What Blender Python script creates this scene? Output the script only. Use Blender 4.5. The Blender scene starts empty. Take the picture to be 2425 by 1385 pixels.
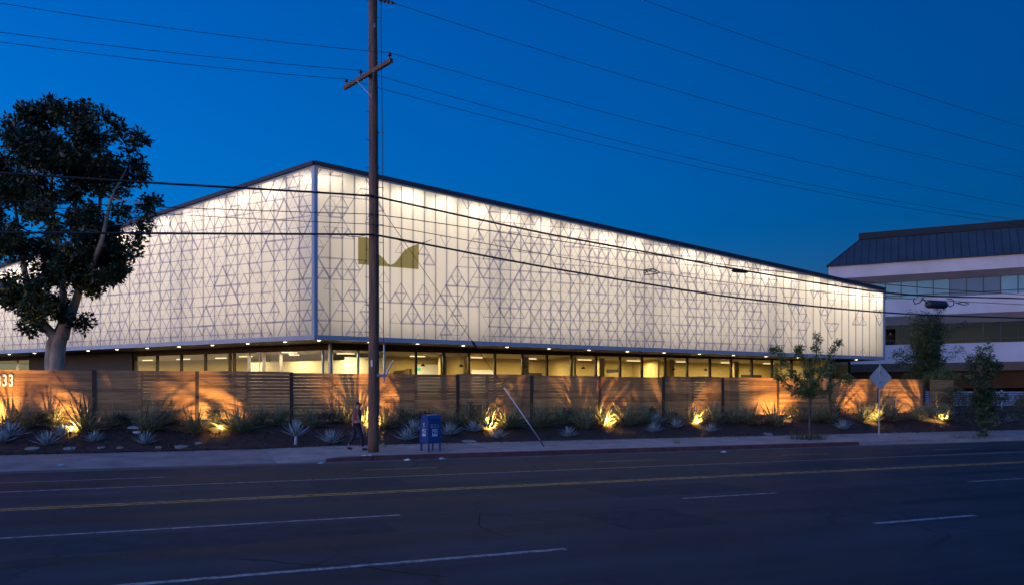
import bpy, bmesh, math, random
import numpy as np
from mathutils import Vector, Matrix
random.seed(7); rng = np.random.default_rng(7)
R = math.radians
sc = bpy.context.scene
COL = sc.collection

# ------------------------------------------------------------------ camera
F = 1900.0; HOR = 940.0; CX = 1212.5; ZC = 2.05
cam = bpy.data.cameras.new('camera'); cam_o = bpy.data.objects.new('camera', cam); COL.objects.link(cam_o)
cam_o.location = (0, 0, ZC); cam_o.rotation_euler = (R(90), 0, 0)
cam.sensor_width = 36; cam.lens = 36 * F / 2425; cam.shift_y = (HOR - 692.5) / 2425
cam.clip_start = 0.1; cam.clip_end = 5000
sc.camera = cam_o

# ------------------------------------------------------------------ sky, sun, exposure
SUN_AZ = R(-130); SUN_EL = R(1.0)
world = bpy.data.worlds.new('World'); sc.world = world; world.use_nodes = True
wt = world.node_tree; bg = wt.nodes['Background']
sky = wt.nodes.new('ShaderNodeTexSky'); sky.sky_type = 'NISHITA'; sky.sun_disc = False
sky.sun_elevation = SUN_EL; sky.sun_rotation = SUN_AZ
sky.air_density = 1.0; sky.dust_density = 0.6; sky.ozone_density = 5.6; sky.altitude = 0
# twilight: the whole sky fades smoothly from the sunset side to the side facing away from it
tcw = wt.nodes.new('ShaderNodeTexCoord'); dotn = wt.nodes.new('ShaderNodeVectorMath'); dotn.operation = 'DOT_PRODUCT'
dotn.inputs[1].default_value = (math.sin(SUN_AZ), math.cos(SUN_AZ), 0); wt.links.new(tcw.outputs['Generated'], dotn.inputs[0])
fade = wt.nodes.new('ShaderNodeMath'); fade.operation = 'MULTIPLY_ADD'; fade.inputs[1].default_value = 0.92; fade.inputs[2].default_value = 1.14; wt.links.new(dotn.outputs['Value'], fade.inputs[0])
hs = wt.nodes.new('ShaderNodeHueSaturation'); hs.inputs['Saturation'].default_value = 1.05; wt.links.new(sky.outputs[0], hs.inputs['Color'])
sm_ = wt.nodes.new('ShaderNodeVectorMath'); sm_.operation = 'SCALE'; wt.links.new(hs.outputs[0], sm_.inputs[0]); wt.links.new(fade.outputs[0], sm_.inputs['Scale'])
wt.links.new(sm_.outputs[0], bg.inputs[0]); bg.inputs[1].default_value = 0.145
sun = bpy.data.lights.new('sun', 'SUN'); sun_o = bpy.data.objects.new('sun', sun); COL.objects.link(sun_o)
sun.energy = 0.125; sun.angle = R(95); sun.color = (1.0, 0.66, 0.40)
_d = Vector((math.sin(SUN_AZ) * math.cos(R(8)), math.cos(SUN_AZ) * math.cos(R(8)), math.sin(R(8))))
sun_o.rotation_euler = (-_d).to_track_quat('-Z', 'Y').to_euler()
sc.view_settings.view_transform = 'Standard'; sc.view_settings.look = 'None'
sc.view_settings.exposure = 2.8; sc.view_settings.gamma = 1.0; sc.view_settings.use_curve_mapping = False
cy = sc.cycles
cy.use_denoising = True
try: cy.denoiser = 'OPENIMAGEDENOISE'
except Exception: pass
cy.max_bounces = 6; cy.diffuse_bounces = 3; cy.glossy_bounces = 3; cy.transmission_bounces = 4; cy.transparent_max_bounces = 12
cy.caustics_reflective = False; cy.caustics_refractive = False; cy.sample_clamp_indirect = 2.0

# ------------------------------------------------------------------ frames and helpers
PHI = math.atan2(0.3899, 0.9208)                     # the street runs along this heading
D = Vector((math.cos(PHI), math.sin(PHI), 0)); N = Vector((-math.sin(PHI), math.cos(PHI), 0))
EYE = Vector((0, 0, ZC))
def ray(u, v): return Vector(((u - CX) / F, 1, (HOR - v) / F))
def at(u, v, Y): return EYE + ray(u, v) * Y
def hitz(u, v, z): r = ray(u, v); return EYE + r * ((z - ZC) / r.z)
def hitp(u, v, p, n): r = ray(u, v); return EYE + r * ((p - EYE).dot(n) / r.dot(n))
def hitn(u, v, n): return hitp(u, v, N * n, N)
def W(s, n, z=0.0): return D * s + N * n + Vector((0, 0, z))
def sn(p): return p.dot(D), p.dot(N)
def smooth(x): x = max(0, min(1, x)); return x * x * (3 - 2 * x)

class MB:
    def __init__(self): self.v = []; self.f = []
    def quad(self, a, b, c, d): i = len(self.v); self.v += [tuple(a), tuple(b), tuple(c), tuple(d)]; self.f.append((i, i+1, i+2, i+3))
    def poly(self, pts): i = len(self.v); self.v += [tuple(p) for p in pts]; self.f.append(tuple(range(i, i+len(pts))))
    def hexa(self, p):                                # eight points: bottom ring then top ring
        i = len(self.v); self.v += [tuple(q) for q in p]
        for f in ((3,2,1,0),(4,5,6,7),(0,1,5,4),(1,2,6,5),(2,3,7,6),(3,0,4,7)): self.f.append(tuple(i+k for k in f))
    def box(self, c, h, ax=None):
        c = Vector(c); X, Y, Z = ax or (Vector((1,0,0)), Vector((0,1,0)), Vector((0,0,1)))
        q = [c + X*h[0]*sx + Y*h[1]*sy + Z*h[2]*sz for sz in (-1,1) for sx, sy in ((-1,-1),(1,-1),(1,1),(-1,1))]
        self.hexa(q)
    def prism(self, pts, off):                        # a polygon and its copy moved by off
        pts = [Vector(p) for p in pts]; off = Vector(off); i = len(self.v); n = len(pts)
        self.v += [tuple(p) for p in pts] + [tuple(p + off) for p in pts]
        self.f.append(tuple(range(i, i+n))); self.f.append(tuple(range(i+2*n-1, i+n-1, -1)))
        for k in range(n): self.f.append((i+k, i+n+k, i+n+(k+1) % n, i+(k+1) % n))
    def tube(self, path, rad, n=8, caps=True):
        path = [Vector(p) for p in path]
        if not hasattr(rad, '__len__'): rad = [rad] * len(path)
        i0 = len(self.v); up = None
        for k, p in enumerate(path):
            t = (path[min(k+1, len(path)-1)] - path[max(k-1, 0)]).normalized()
            if up is None: up = t.orthogonal().normalized()
            else:
                up = up - t * up.dot(t)
                up = up.normalized() if up.length > 1e-6 else t.orthogonal().normalized()
            b = t.cross(up)
            for j in range(n):
                a = 2*math.pi*j/n; self.v.append(tuple(p + (up*math.cos(a) + b*math.sin(a))*rad[k]))
        for k in range(len(path)-1):
            for j in range(n):
                a = i0+k*n+j; b2 = i0+k*n+(j+1) % n; self.f.append((a, b2, b2+n, a+n))
        if caps:
            self.f.append(tuple(i0+j for j in range(n-1, -1, -1))); e = i0+(len(path)-1)*n; self.f.append(tuple(e+j for j in range(n)))
    def mesh(self, name, mat, smooth_=False):
        m = bpy.data.meshes.new(name); m.from_pydata(self.v, [], self.f); m.materials.append(mat)
        if smooth_: m.polygons.foreach_set('use_smooth', [True]*len(m.polygons))
        m.update(); return m
    def build(self, name, mat, parent=None, smooth_=False, kind=None):
        return place(name, self.mesh(name, mat, smooth_), parent, kind)

MW = {}
def place(name, mesh, parent=None, kind=None, world_=True):
    o = bpy.data.objects.new(name, mesh); COL.objects.link(o)
    if parent is not None:
        o.parent = parent
        if world_: o.matrix_parent_inverse = MW.get(parent.name, Matrix()).inverted()
        MW[o.name] = Matrix() if world_ else MW.get(parent.name, Matrix())
    else: MW[o.name] = Matrix()
    if kind: o['kind'] = kind
    return o
def empty(name, loc, rz=0.0):
    o = bpy.data.objects.new(name, None); COL.objects.link(o); o.location = loc; o.rotation_euler = (0, 0, rz)
    o.empty_display_size = 0.2
    MW[o.name] = Matrix.Translation(Vector(loc)) @ Matrix.Rotation(rz, 4, 'Z'); return o
def tag(o, label, cat, group=None):
    o['label'] = label; o['category'] = cat
    if group: o['group'] = group
    return o
ORD = ['', 'first', 'second', 'third', 'fourth', 'fifth', 'sixth', 'seventh', 'eighth', 'ninth', 'tenth', 'eleventh', 'twelfth',
       'thirteenth', 'fourteenth', 'fifteenth', 'sixteenth', 'seventeenth', 'eighteenth', 'nineteenth', 'twentieth', 'twenty-first',
       'twenty-second', 'twenty-third', 'twenty-fourth', 'twenty-fifth', 'twenty-sixth', 'twenty-seventh', 'twenty-eighth', 'twenty-ninth', 'thirtieth'] + ['thirty-'+x for x in ('first', 'second', 'third', 'fourth', 'fifth', 'sixth', 'seventh', 'eighth', 'ninth')] + ['fortieth', 'forty-first', 'forty-second', 'forty-third', 'forty-fourth']

# ------------------------------------------------------------------ materials
def newmat(name):
    m = bpy.data.materials.new(name); m.use_nodes = True
    nt = m.node_tree; b = nt.nodes['Principled BSDF']; return m, nt, b
def ramp(nt, fac, stops):
    r = nt.nodes.new('ShaderNodeValToRGB'); el = r.color_ramp.elements
    while len(el) < len(stops): el.new(0.5)
    for e, (p, c) in zip(el, stops): e.position = p; e.color = (*c, 1)
    nt.links.new(fac, r.inputs[0]); return r.outputs[0]
def noise(nt, scale, detail=4, vec=None, rough=0.55):
    n = nt.nodes.new('ShaderNodeTexNoise'); n.inputs['Scale'].default_value = scale; n.inputs['Detail'].default_value = detail
    n.inputs['Roughness'].default_value = rough
    if vec is not None: nt.links.new(vec, n.inputs['Vector'])
    return n.outputs['Fac']
def coords(nt, scale=(1,1,1), out='Object'):
    tc = nt.nodes.new('ShaderNodeTexCoord'); mp = nt.nodes.new('ShaderNodeMapping'); mp.inputs['Scale'].default_value = scale
    nt.links.new(tc.outputs[out], mp.inputs[0]); return mp.outputs[0]
def bump(nt, b, h, strength=0.3, dist=0.02):
    bp = nt.nodes.new('ShaderNodeBump'); bp.inputs['Strength'].default_value = strength; bp.inputs['Distance'].default_value = dist
    nt.links.new(h, bp.inputs['Height']); nt.links.new(bp.outputs[0], b.inputs['Normal'])
def mulc(nt, a, b_, fac=1.0, mode='MULTIPLY'):
    mx = nt.nodes.new('ShaderNodeMix'); mx.data_type = 'RGBA'; mx.blend_type = mode
    if hasattr(fac, 'node'): nt.links.new(fac, mx.inputs[0])
    else: mx.inputs[0].default_value = fac
    for s, i in ((a, 6), (b_, 7)):
        if hasattr(s, 'node'): nt.links.new(s, mx.inputs[i])
        else: mx.inputs[i].default_value = (*s, 1)
    return mx.outputs[2]
def math_(nt, op, a, b_=0.0):
    m = nt.nodes.new('ShaderNodeMath'); m.operation = op
    for s, i in ((a, 0), (b_, 1)):
        if hasattr(s, 'node'): nt.links.new(s, m.inputs[i])
        else: m.inputs[i].default_value = s
    return m.outputs[0]
def simple(name, c, rough=0.6, metal=0.0, var=0.25, scale=3.0, bmp=0.0, vscale=(1,1,1), rnd=0.0):
    m, nt, b = newmat(name); vec = coords(nt, vscale)
    n = noise(nt, scale, 5, vec)
    c1 = tuple(x*(1-var) for x in c); c2 = tuple(min(1, x*(1+var)) for x in c)
    out = ramp(nt, n, [(0.3, c1), (0.7, c2)])
    if rnd:
        oi = nt.nodes.new('ShaderNodeObjectInfo')
        out = mulc(nt, out, ramp(nt, oi.outputs['Random'], [(0, (1-rnd,)*3), (1, (1+rnd,)*3)]))
    nt.links.new(out, b.inputs['Base Color']); b.inputs['Roughness'].default_value = rough; b.inputs['Metallic'].default_value = metal
    if bmp: bump(nt, b, noise(nt, scale*6, 4, vec), bmp)
    return m
def emit(name, c, s):
    m, nt, b = newmat(name); b.inputs['Base Color'].default_value = (*c, 1)
    b.inputs['Emission Color'].default_value = (*c, 1); b.inputs['Emission Strength'].default_value = s; return m

M = {}
def mk_asphalt():
    m, nt, b = newmat('asphalt'); v1 = coords(nt); vst = coords(nt, (0.035, 0.9, 1))
    base = ramp(nt, noise(nt, 0.35, 6, v1), [(0.3, (0.013, 0.021, 0.026)), (0.7, (0.026, 0.038, 0.045))])
    streak = ramp(nt, noise(nt, 1.0, 5, vst, 0.6), [(0.35, (0.55,)*3), (0.62, (1.2,)*3)])
    grain = ramp(nt, noise(nt, 55, 3, v1), [(0.3, (0.75,)*3), (0.7, (1.25,)*3)])
    out = mulc(nt, mulc(nt, base, streak), grain)
    vo = nt.nodes.new('ShaderNodeTexVoronoi'); vo.feature = 'DISTANCE_TO_EDGE'; vo.inputs['Scale'].default_value = 0.33
    dist = nt.nodes.new('ShaderNodeVectorMath'); dist.operation = 'ADD'
    nz = nt.nodes.new('ShaderNodeTexNoise'); nz.inputs['Scale'].default_value = 0.8; nz.inputs['Detail'].default_value = 6; nt.links.new(v1, nz.inputs['Vector'])
    nt.links.new(v1, dist.inputs[0]); nt.links.new(nz.outputs['Color'], dist.inputs[1]); nt.links.new(dist.outputs[0], vo.inputs['Vector'])
    crack = ramp(nt, vo.outputs['Distance'], [(0.0, (0.2,)*3), (0.018, (1,)*3)])
    mask = ramp(nt, noise(nt, 0.16, 3, v1), [(0.42, (0,)*3), (0.52, (1,)*3)])
    out = mulc(nt, out, crack, mask)
    nt.links.new(out, b.inputs['Base Color']); b.inputs['Roughness'].default_value = 0.7; b.inputs['Specular IOR Level'].default_value = 0.22
    bump(nt, b, noise(nt, 90, 3, v1), 0.35, 0.01); return m
def mk_paint(name, c):
    m, nt, b = newmat(name); v1 = coords(nt)
    w = ramp(nt, noise(nt, 7, 8, v1, 0.75), [(0.40, (0.12,)*3), (0.56, (1,)*3)])
    nt.links.new(mulc(nt, c, w), b.inputs['Base Color']); b.inputs['Roughness'].default_value = 0.6; return m
def mk_wood():
    m, nt, b = newmat('cedar_board'); oi = nt.nodes.new('ShaderNodeObjectInfo')
    v1 = coords(nt, (0.35, 5, 9))
    off = nt.nodes.new('ShaderNodeVectorMath'); off.operation = 'ADD'
    sc_ = math_(nt, 'MULTIPLY', oi.outputs['Random'], 40.0)
    cb = nt.nodes.new('ShaderNodeCombineXYZ'); nt.links.new(sc_, cb.inputs[0]); nt.links.new(sc_, cb.inputs[2])
    nt.links.new(v1, off.inputs[0]); nt.links.new(cb.outputs[0], off.inputs[1])
    g = ramp(nt, noise(nt, 3.0, 7, off.outputs[0], 0.65), [(0.25, (0.16, 0.064, 0.022)), (0.5, (0.38, 0.175, 0.058)), (0.75, (0.54, 0.285, 0.10))])
    tone = ramp(nt, oi.outputs['Random'], [(0, (0.68, 0.63, 0.60)), (0.5, (1.0, 1.0, 0.98)), (1, (1.32, 1.3, 1.2))])
    nt.links.new(mulc(nt, g, tone), b.inputs['Base Color']); b.inputs['Roughness'].default_value = 0.55
    bump(nt, b, noise(nt, 14, 5, off.outputs[0]), 0.25, 0.01); return m
def mk_panel(name, trans, refl, tint=(1,1,1)):
    m, nt, b = newmat(name); nt.nodes.remove(b); out = nt.nodes['Material Output']
    tr = nt.nodes.new('ShaderNodeBsdfTranslucent'); df = nt.nodes.new('ShaderNodeBsdfDiffuse'); gl = nt.nodes.new('ShaderNodeBsdfGlossy')
    oi = nt.nodes.new('ShaderNodeObjectInfo')
    var = ramp(nt, oi.outputs['Random'], [(0, (0.93,)*3), (1, (1.0,)*3)])
    vec = coords(nt); n = ramp(nt, noise(nt, 0.5, 3, vec), [(0.3, (0.94, 0.94, 0.95)), (0.7, (1, 1, 1))])
    c = mulc(nt, mulc(nt, tuple(trans), var), n)
    nt.links.new(c, tr.inputs[0]); df.inputs[0].default_value = (*refl, 1)
    gl.inputs[0].default_value = (1, 1, 1, 1); gl.inputs['Roughness'].default_value = 0.35
    ad = nt.nodes.new('ShaderNodeAddShader'); nt.links.new(tr.outputs[0], ad.inputs[0]); nt.links.new(df.outputs[0], ad.inputs[1])
    fr = nt.nodes.new('ShaderNodeFresnel'); fr.inputs[0].default_value = 1.35
    mx = nt.nodes.new('ShaderNodeMixShader'); nt.links.new(fr.outputs[0], mx.inputs[0]); nt.links.new(ad.outputs[0], mx.inputs[1]); nt.links.new(gl.outputs[0], mx.inputs[2])
    nt.links.new(mx.outputs[0], out.inputs[0]); return m
def mk_film(name, filt, refl, k):                     # ink or film on the panels: filters what shines through, reflects some sky
    m, nt, b = newmat(name); nt.nodes.remove(b); out = nt.nodes['Material Output']
    t = nt.nodes.new('ShaderNodeBsdfTransparent'); t.inputs[0].default_value = (*filt, 1)
    d = nt.nodes.new('ShaderNodeBsdfDiffuse'); d.inputs[0].default_value = (*refl, 1)
    mx = nt.nodes.new('ShaderNodeMixShader'); mx.inputs[0].default_value = k
    nt.links.new(t.outputs[0], mx.inputs[1]); nt.links.new(d.outputs[0], mx.inputs[2]); nt.links.new(mx.outputs[0], out.inputs[0]); return m
def mk_glass(name, tint=(0.85, 0.88, 0.8), ior=1.5, rough=0.02):
    m, nt, b = newmat(name); nt.nodes.remove(b); out = nt.nodes['Material Output']
    t = nt.nodes.new('ShaderNodeBsdfTransparent'); t.inputs[0].default_value = (*tint, 1)
    g = nt.nodes.new('ShaderNodeBsdfGlossy'); g.inputs['Roughness'].default_value = rough
    fr = nt.nodes.new('ShaderNodeFresnel'); fr.inputs[0].default_value = ior
    mx = nt.nodes.new('ShaderNodeMixShader'); nt.links.new(fr.outputs[0], mx.inputs[0])
    nt.links.new(t.outputs[0], mx.inputs[1]); nt.links.new(g.outputs[0], mx.inputs[2]); nt.links.new(mx.outputs[0], out.inputs[0]); return m
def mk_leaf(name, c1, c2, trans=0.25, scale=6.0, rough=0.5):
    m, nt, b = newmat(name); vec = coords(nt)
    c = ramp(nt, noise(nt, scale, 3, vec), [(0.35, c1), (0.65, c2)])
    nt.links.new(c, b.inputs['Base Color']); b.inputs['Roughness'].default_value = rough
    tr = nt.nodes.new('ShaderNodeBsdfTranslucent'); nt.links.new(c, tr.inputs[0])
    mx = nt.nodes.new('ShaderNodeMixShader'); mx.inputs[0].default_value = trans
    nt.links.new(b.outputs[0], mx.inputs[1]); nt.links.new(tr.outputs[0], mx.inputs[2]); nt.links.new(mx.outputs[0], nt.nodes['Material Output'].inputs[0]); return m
def mk_pole():
    m, nt, b = newmat('pole_wood'); v1 = coords(nt, (7, 7, 0.25))
    c = ramp(nt, noise(nt, 3.0, 8, v1, 0.7), [(0.28, (0.035, 0.017, 0.010)), (0.5, (0.16, 0.077, 0.042)), (0.75, (0.34, 0.19, 0.105))])
    nt.links.new(c, b.inputs['Base Color']); b.inputs['Roughness'].default_value = 0.8
    bump(nt, b, noise(nt, 5, 8, v1, 0.7), 0.7, 0.03); return m

M['asphalt'] = mk_asphalt()
M['white_paint'] = mk_paint('road_paint_white', (0.36, 0.36, 0.36)); M['yellow_paint'] = mk_paint('road_paint_yellow', (0.75, 0.36, 0.03))
M['asphalt_dark'] = simple('asphalt_worn', (0.011, 0.017, 0.021), 0.6, var=0.35, scale=1.2, bmp=0.2, vscale=(0.15, 1, 1)); M['asphalt_patch'] = simple('asphalt_patch', (0.021, 0.031, 0.037), 0.75, var=0.3, scale=2.5, bmp=0.3)
M['tar'] = simple('tar_seal', (0.006, 0.006, 0.008), 0.85, var=0.2); M['gutter'] = simple('gutter_concrete', (0.085, 0.08, 0.078), 0.8, var=0.4, scale=1.5, bmp=0.2)
M['dirt'] = simple('dirt', (0.06, 0.045, 0.035), 0.9, var=0.4, scale=2, bmp=0.5)
M['concrete'] = simple('concrete', (0.31, 0.25, 0.215), 0.8, var=0.22, scale=1.3, bmp=0.25)
M['slab'] = simple('slab_concrete', (0.31, 0.25, 0.215), 0.8, var=0.28, scale=1.7, bmp=0.25, rnd=0.10)
M['apron'] = simple('apron_concrete', (0.24, 0.195, 0.17), 0.8, var=0.3, scale=1.1, bmp=0.25)
M['red_kerb'] = simple('red_kerb_paint', (0.105, 0.034, 0.03), 0.7, var=0.45, scale=2.2, bmp=0.3)
M['mulch'] = simple('mulch', (0.050, 0.026, 0.017), 0.95, var=0.6, scale=7, bmp=0.9)
M['chip'] = simple('bark_chip', (0.085, 0.042, 0.026), 0.9, var=0.6, scale=5)
M['cedar'] = mk_wood(); M['post'] = simple('post_wood', (0.06, 0.026, 0.015), 0.7, var=0.3, scale=6, vscale=(3,3,0.4))
M['panel'] = mk_panel('polycarbonate', (0.62, 0.575, 0.51), (0.12, 0.12, 0.13))
M['ink'] = mk_film('printed_ink', (0.82, 0.81, 0.89), (0.40, 0.41, 0.54), 0.32)
M['olive'] = mk_film('olive_film', (0.42, 0.39, 0.19), (0.14, 0.13, 0.06), 0.25)
M['steel'] = simple('painted_steel', (0.34, 0.37, 0.40), 0.4, 0.15, var=0.08)
M['seam'] = simple('seam_metal', (0.26, 0.26, 0.29), 0.5, 0.2, var=0.1)
M['trim_dark'] = simple('dark_trim', (0.018, 0.022, 0.034), 0.6, 0.0, var=0.15)
M['soffit'] = simple('soffit_panel', (0.055, 0.038, 0.022), 0.6, var=0.2)
M['cavity'] = simple('white_backing', (0.8, 0.79, 0.76), 0.8, var=0.03)
M['mullion'] = simple('bronze_mullion', (0.05, 0.035, 0.02), 0.4, 0.5, var=0.2)
M['alu'] = simple('aluminium', (0.45, 0.44, 0.42), 0.35, 0.7, var=0.1)
M['glass'] = mk_glass('window_glass')
M['tan'] = simple('tan_wall', (0.36, 0.27, 0.10), 0.8, var=0.12, scale=0.6)
M['lobby'] = simple('lobby_wall', (0.72, 0.64, 0.47), 0.8, var=0.05, scale=0.5)
M['ceil'] = simple('ceiling_board', (0.35, 0.30, 0.20), 0.8, var=0.1)
M['intfloor'] = simple('interior_floor', (0.2, 0.16, 0.11), 0.4, var=0.1)
M['darkwall'] = simple('dark_wall', (0.022, 0.019, 0.017), 0.6, var=0.25, scale=2)
M['warm_lamp'] = emit('warm_lamp', (1.0, 0.80, 0.48), 0.2)
M['led'] = emit('led_lens', (1.0, 0.80, 0.48), 2.2)
M['exit'] = emit('exit_green', (0.05, 0.7, 0.25), 0.16)
M['stucco'] = simple('white_stucco', (0.53, 0.475, 0.45), 0.85, var=0.12, scale=0.5, bmp=0.1)
M['roofmetal'] = simple('roof_metal', (0.040, 0.065, 0.075), 0.45, 0.3, var=0.15, scale=0.6)
M['roofcap'] = simple('roof_cap', (0.010, 0.015, 0.017), 0.8, 0.0, var=0.1)
M['winframe'] = simple('window_frame_dark', (0.02, 0.022, 0.028), 0.4, 0.3, var=0.1)
M['tealglass'] = simple('teal_glass', (0.12, 0.24, 0.25), 0.06, 0.0, var=0.2, scale=0.35)
M['violetglass'] = simple('tinted_glass', (0.05, 0.05, 0.10), 0.06, 0.0, var=0.2, scale=0.35)
M['darkglass'] = mk_glass('dark_glass', (0.25, 0.27, 0.28), 1.28)
M['brownsoffit'] = simple('brown_soffit', (0.15, 0.075, 0.03), 0.7, var=0.25, scale=0.6)
M['void'] = simple('garage_wall', (0.02, 0.018, 0.018), 0.9, var=0.2)
M['pole'] = mk_pole(); M['wire'] = simple('cable_black', (0.012, 0.012, 0.014), 0.6, var=0.1)
M['galv'] = simple('galvanised', (0.36, 0.37, 0.39), 0.45, 0.6, var=0.2, scale=6)
M['darkiron'] = simple('dark_iron', (0.05, 0.05, 0.055), 0.5, 0.5, var=0.2)
M['porcelain'] = simple('insulator_brown', (0.05, 0.03, 0.03), 0.2, var=0.1)
M['guard'] = simple('guard_plastic', (0.62, 0.60, 0.57), 0.5, var=0.15, scale=4)
M['blue'] = simple('mailbox_blue', (0.012, 0.052, 0.17), 0.4, 0.0, var=0.22, scale=4)
M['white'] = simple('white_label', (0.78, 0.78, 0.78), 0.6, var=0.05)
M['graffiti'] = simple('graffiti_pen', (0.55, 0.58, 0.62), 0.5, var=0.1)
M['digit'] = simple('number_white', (0.8, 0.79, 0.78), 0.5, var=0.03)
M['flax'] = mk_leaf('flax_leaf', (0.10, 0.13, 0.045), (0.38, 0.34, 0.17), 0.3, 16)
M['agave'] = mk_leaf('agave_leaf', (0.20, 0.27, 0.27), (0.40, 0.47, 0.45), 0.1, 6)
M['shrub'] = mk_leaf('shrub_leaf', (0.018, 0.034, 0.022), (0.05, 0.075, 0.04), 0.2, 8)
M['oliveleaf'] = mk_leaf('olive_grass_leaf', (0.06, 0.065, 0.02), (0.14, 0.13, 0.05), 0.3, 4)
M['cover'] = mk_leaf('seedling_leaf', (0.03, 0.045, 0.015), (0.09, 0.10, 0.035), 0.2, 5)
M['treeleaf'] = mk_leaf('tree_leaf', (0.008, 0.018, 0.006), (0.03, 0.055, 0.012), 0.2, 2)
M['youngleaf'] = mk_leaf('young_leaf', (0.06, 0.115, 0.025), (0.16, 0.22, 0.06), 0.3, 3)
M['bambooleaf'] = mk_leaf('bamboo_leaf', (0.022, 0.045, 0.012), (0.07, 0.10, 0.03), 0.25, 2)
M['bark'] = simple('bark', (0.33, 0.235, 0.16), 0.85, var=0.45, scale=3, bmp=0.7, vscale=(1, 1, 0.5))
M['twig'] = simple('twig_bark', (0.06, 0.045, 0.035), 0.85, var=0.3, scale=5)
M['culm'] = simple('bamboo_culm', (0.10, 0.12, 0.04), 0.5, var=0.3)
M['signback'] = simple('sign_back_metal', (0.46, 0.40, 0.38), 0.5, 0.3, var=0.12, scale=2)
M['railpaint'] = simple('rail_paint', (0.42, 0.40, 0.44), 0.6, var=0.1)
M['litter_teal'] = simple('litter_teal', (0.20, 0.42, 0.42), 0.6, var=0.2); M['litter_white'] = simple('litter_white', (0.6, 0.6, 0.58), 0.7, var=0.2)
M['stone'] = simple('flat_stone', (0.24, 0.23, 0.19), 0.8, var=0.25, scale=4)
M['skin'] = simple('skin', (0.33, 0.17, 0.12), 0.55, var=0.08); M['hair'] = simple('hair', (0.012, 0.01, 0.01), 0.6, var=0.2)
M['shirt'] = simple('shirt_cloth', (0.17, 0.055, 0.05), 0.85, var=0.15, scale=8); M['trousers'] = simple('trouser_cloth', (0.018, 0.018, 0.028), 0.85, var=0.2, scale=8)
M['shoe'] = simple('shoe', (0.03, 0.03, 0.03), 0.6, var=0.2)

for k_, sp_l in (('asphalt_dark', 0.12), ('asphalt_patch', 0.15), ('tar', 0.06)): M[k_].node_tree.nodes['Principled BSDF'].inputs['Specular IOR Level'].default_value = sp_l
# ------------------------------------------------------------------ ground, road, kerb, pavement
def struct(name, mb, mat, rot=True, sm=False):
    o = mb.build(name, mat, smooth_=sm, kind='structure')
    if rot: o.rotation_euler = (0, 0, PHI); MW[o.name] = Matrix.Rotation(PHI, 4, 'Z')
    return o
KERB = 25.75; BEDN = 30.5; FENN = 34.3; YARD = 1.05
def sheet(s0, s1, n0, n1, z, ds=4.0, dn=4.0, zf=None):
    mb = MB(); ns = max(1, int((s1-s0)/ds)); nn = max(1, int((n1-n0)/dn))
    for i in range(ns+1):
        for j in range(nn+1):
            s = s0+(s1-s0)*i/ns; n = n0+(n1-n0)*j/nn; mb.v.append((s, n, zf(s, n) if zf else z))
    for i in range(ns):
        for j in range(nn):
            a = i*(nn+1)+j; mb.f.append((a, a+nn+1, a+nn+2, a+1))
    return mb
struct('ground', sheet(-900, 1500, -600, 1500, -0.03, 400, 400), M['dirt'])
road = struct('road', sheet(-90, 260, -25, KERB+0.05, 0.0, 10, 10), M['asphalt'])
mk = MB()
def stripe(mb, s0, s1, n, w=0.10, z=0.004):
    k = max(1, int((s1-s0)/3.0))
    for i in range(k):
        a = s0+(s1-s0)*i/k; b = s0+(s1-s0)*(i+1)/k; mb.quad((a, n-w/2, z), (b, n-w/2, z), (b, n+w/2, z), (a, n+w/2, z))
def lane_mark(spans, n, mat, w=0.10):
    for a, b in spans:
        mb = MB(); stripe(mb, a, b, n, w); o = mb.build('lane_marking', M[mat]); o.parent = road
lane_mark([(-14, 4.9), (10.5, 12.85), (18.4, 20.7), (26.3, 28.6)], 9.71, 'white_paint', 0.13)
lane_mark([(-16, 3.66), (9.54, 11.95), (17.8, 20.2), (26, 28.4), (34.2, 36.6), (42, 45)], 13.64, 'white_paint', 0.11)
lane_mark([(-30, 160)], 16.95, 'yellow_paint', 0.12); lane_mark([(-30, 160)], 17.19, 'yellow_paint', 0.12)
lane_mark([(-30, 160)], 20.3, 'white_paint', 0.12)
lane_mark([(-11.3, -9), (-3.8, -0.2), (4.96, 7.1), (12.4, 14.7), (19.9, 22), (27.4, 29.6), (35, 37.2), (42.5, 44.7), (50, 52)], 22.45, 'white_paint', 0.09)

wr = random.Random(12)
def road_part(name, mb, mat): o = mb.build(name, mat); o.parent = road
def rag(s0, s1, n0, n1, z, jag=0.05):
    mb = MB(); k_ = max(2, int((s1-s0)/0.8)); prev = None
    for i in range(k_+1):
        a = s0+(s1-s0)*i/k_; cur = ((a, n0+wr.uniform(-jag, jag), z), (a, n1+wr.uniform(-jag, jag), z))
        if prev: mb.quad(prev[0], cur[0], cur[1], prev[1])
        prev = cur
    return mb
road_part('worn_strip', rag(-30, 90, 20.75, 21.95, 0.0015, 0.10), M['asphalt_dark']); road_part('worn_strip', rag(-30, 90, 14.9, 15.6, 0.0015, 0.08), M['asphalt_dark']); road_part('worn_strip', rag(-20, 60, 11.2, 11.75, 0.0015, 0.08), M['asphalt_dark'])
road_part('gutter_pan', rag(-30, 110, 25.15, KERB+0.0, 0.002, 0.01), M['gutter'])
for a, b, c, d in ((-1.5, 3.2, 11.9, 13.2), (8.5, 12.0, 14.2, 15.9), (15.0, 23.0, 18.0, 19.3), (3.0, 5.2, 18.3, 19.9), (6.5, 8.4, 10.6, 12.6)): road_part('asphalt_patch', rag(a, b, c, d, 0.002, 0.02), M['asphalt_patch'])
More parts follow.
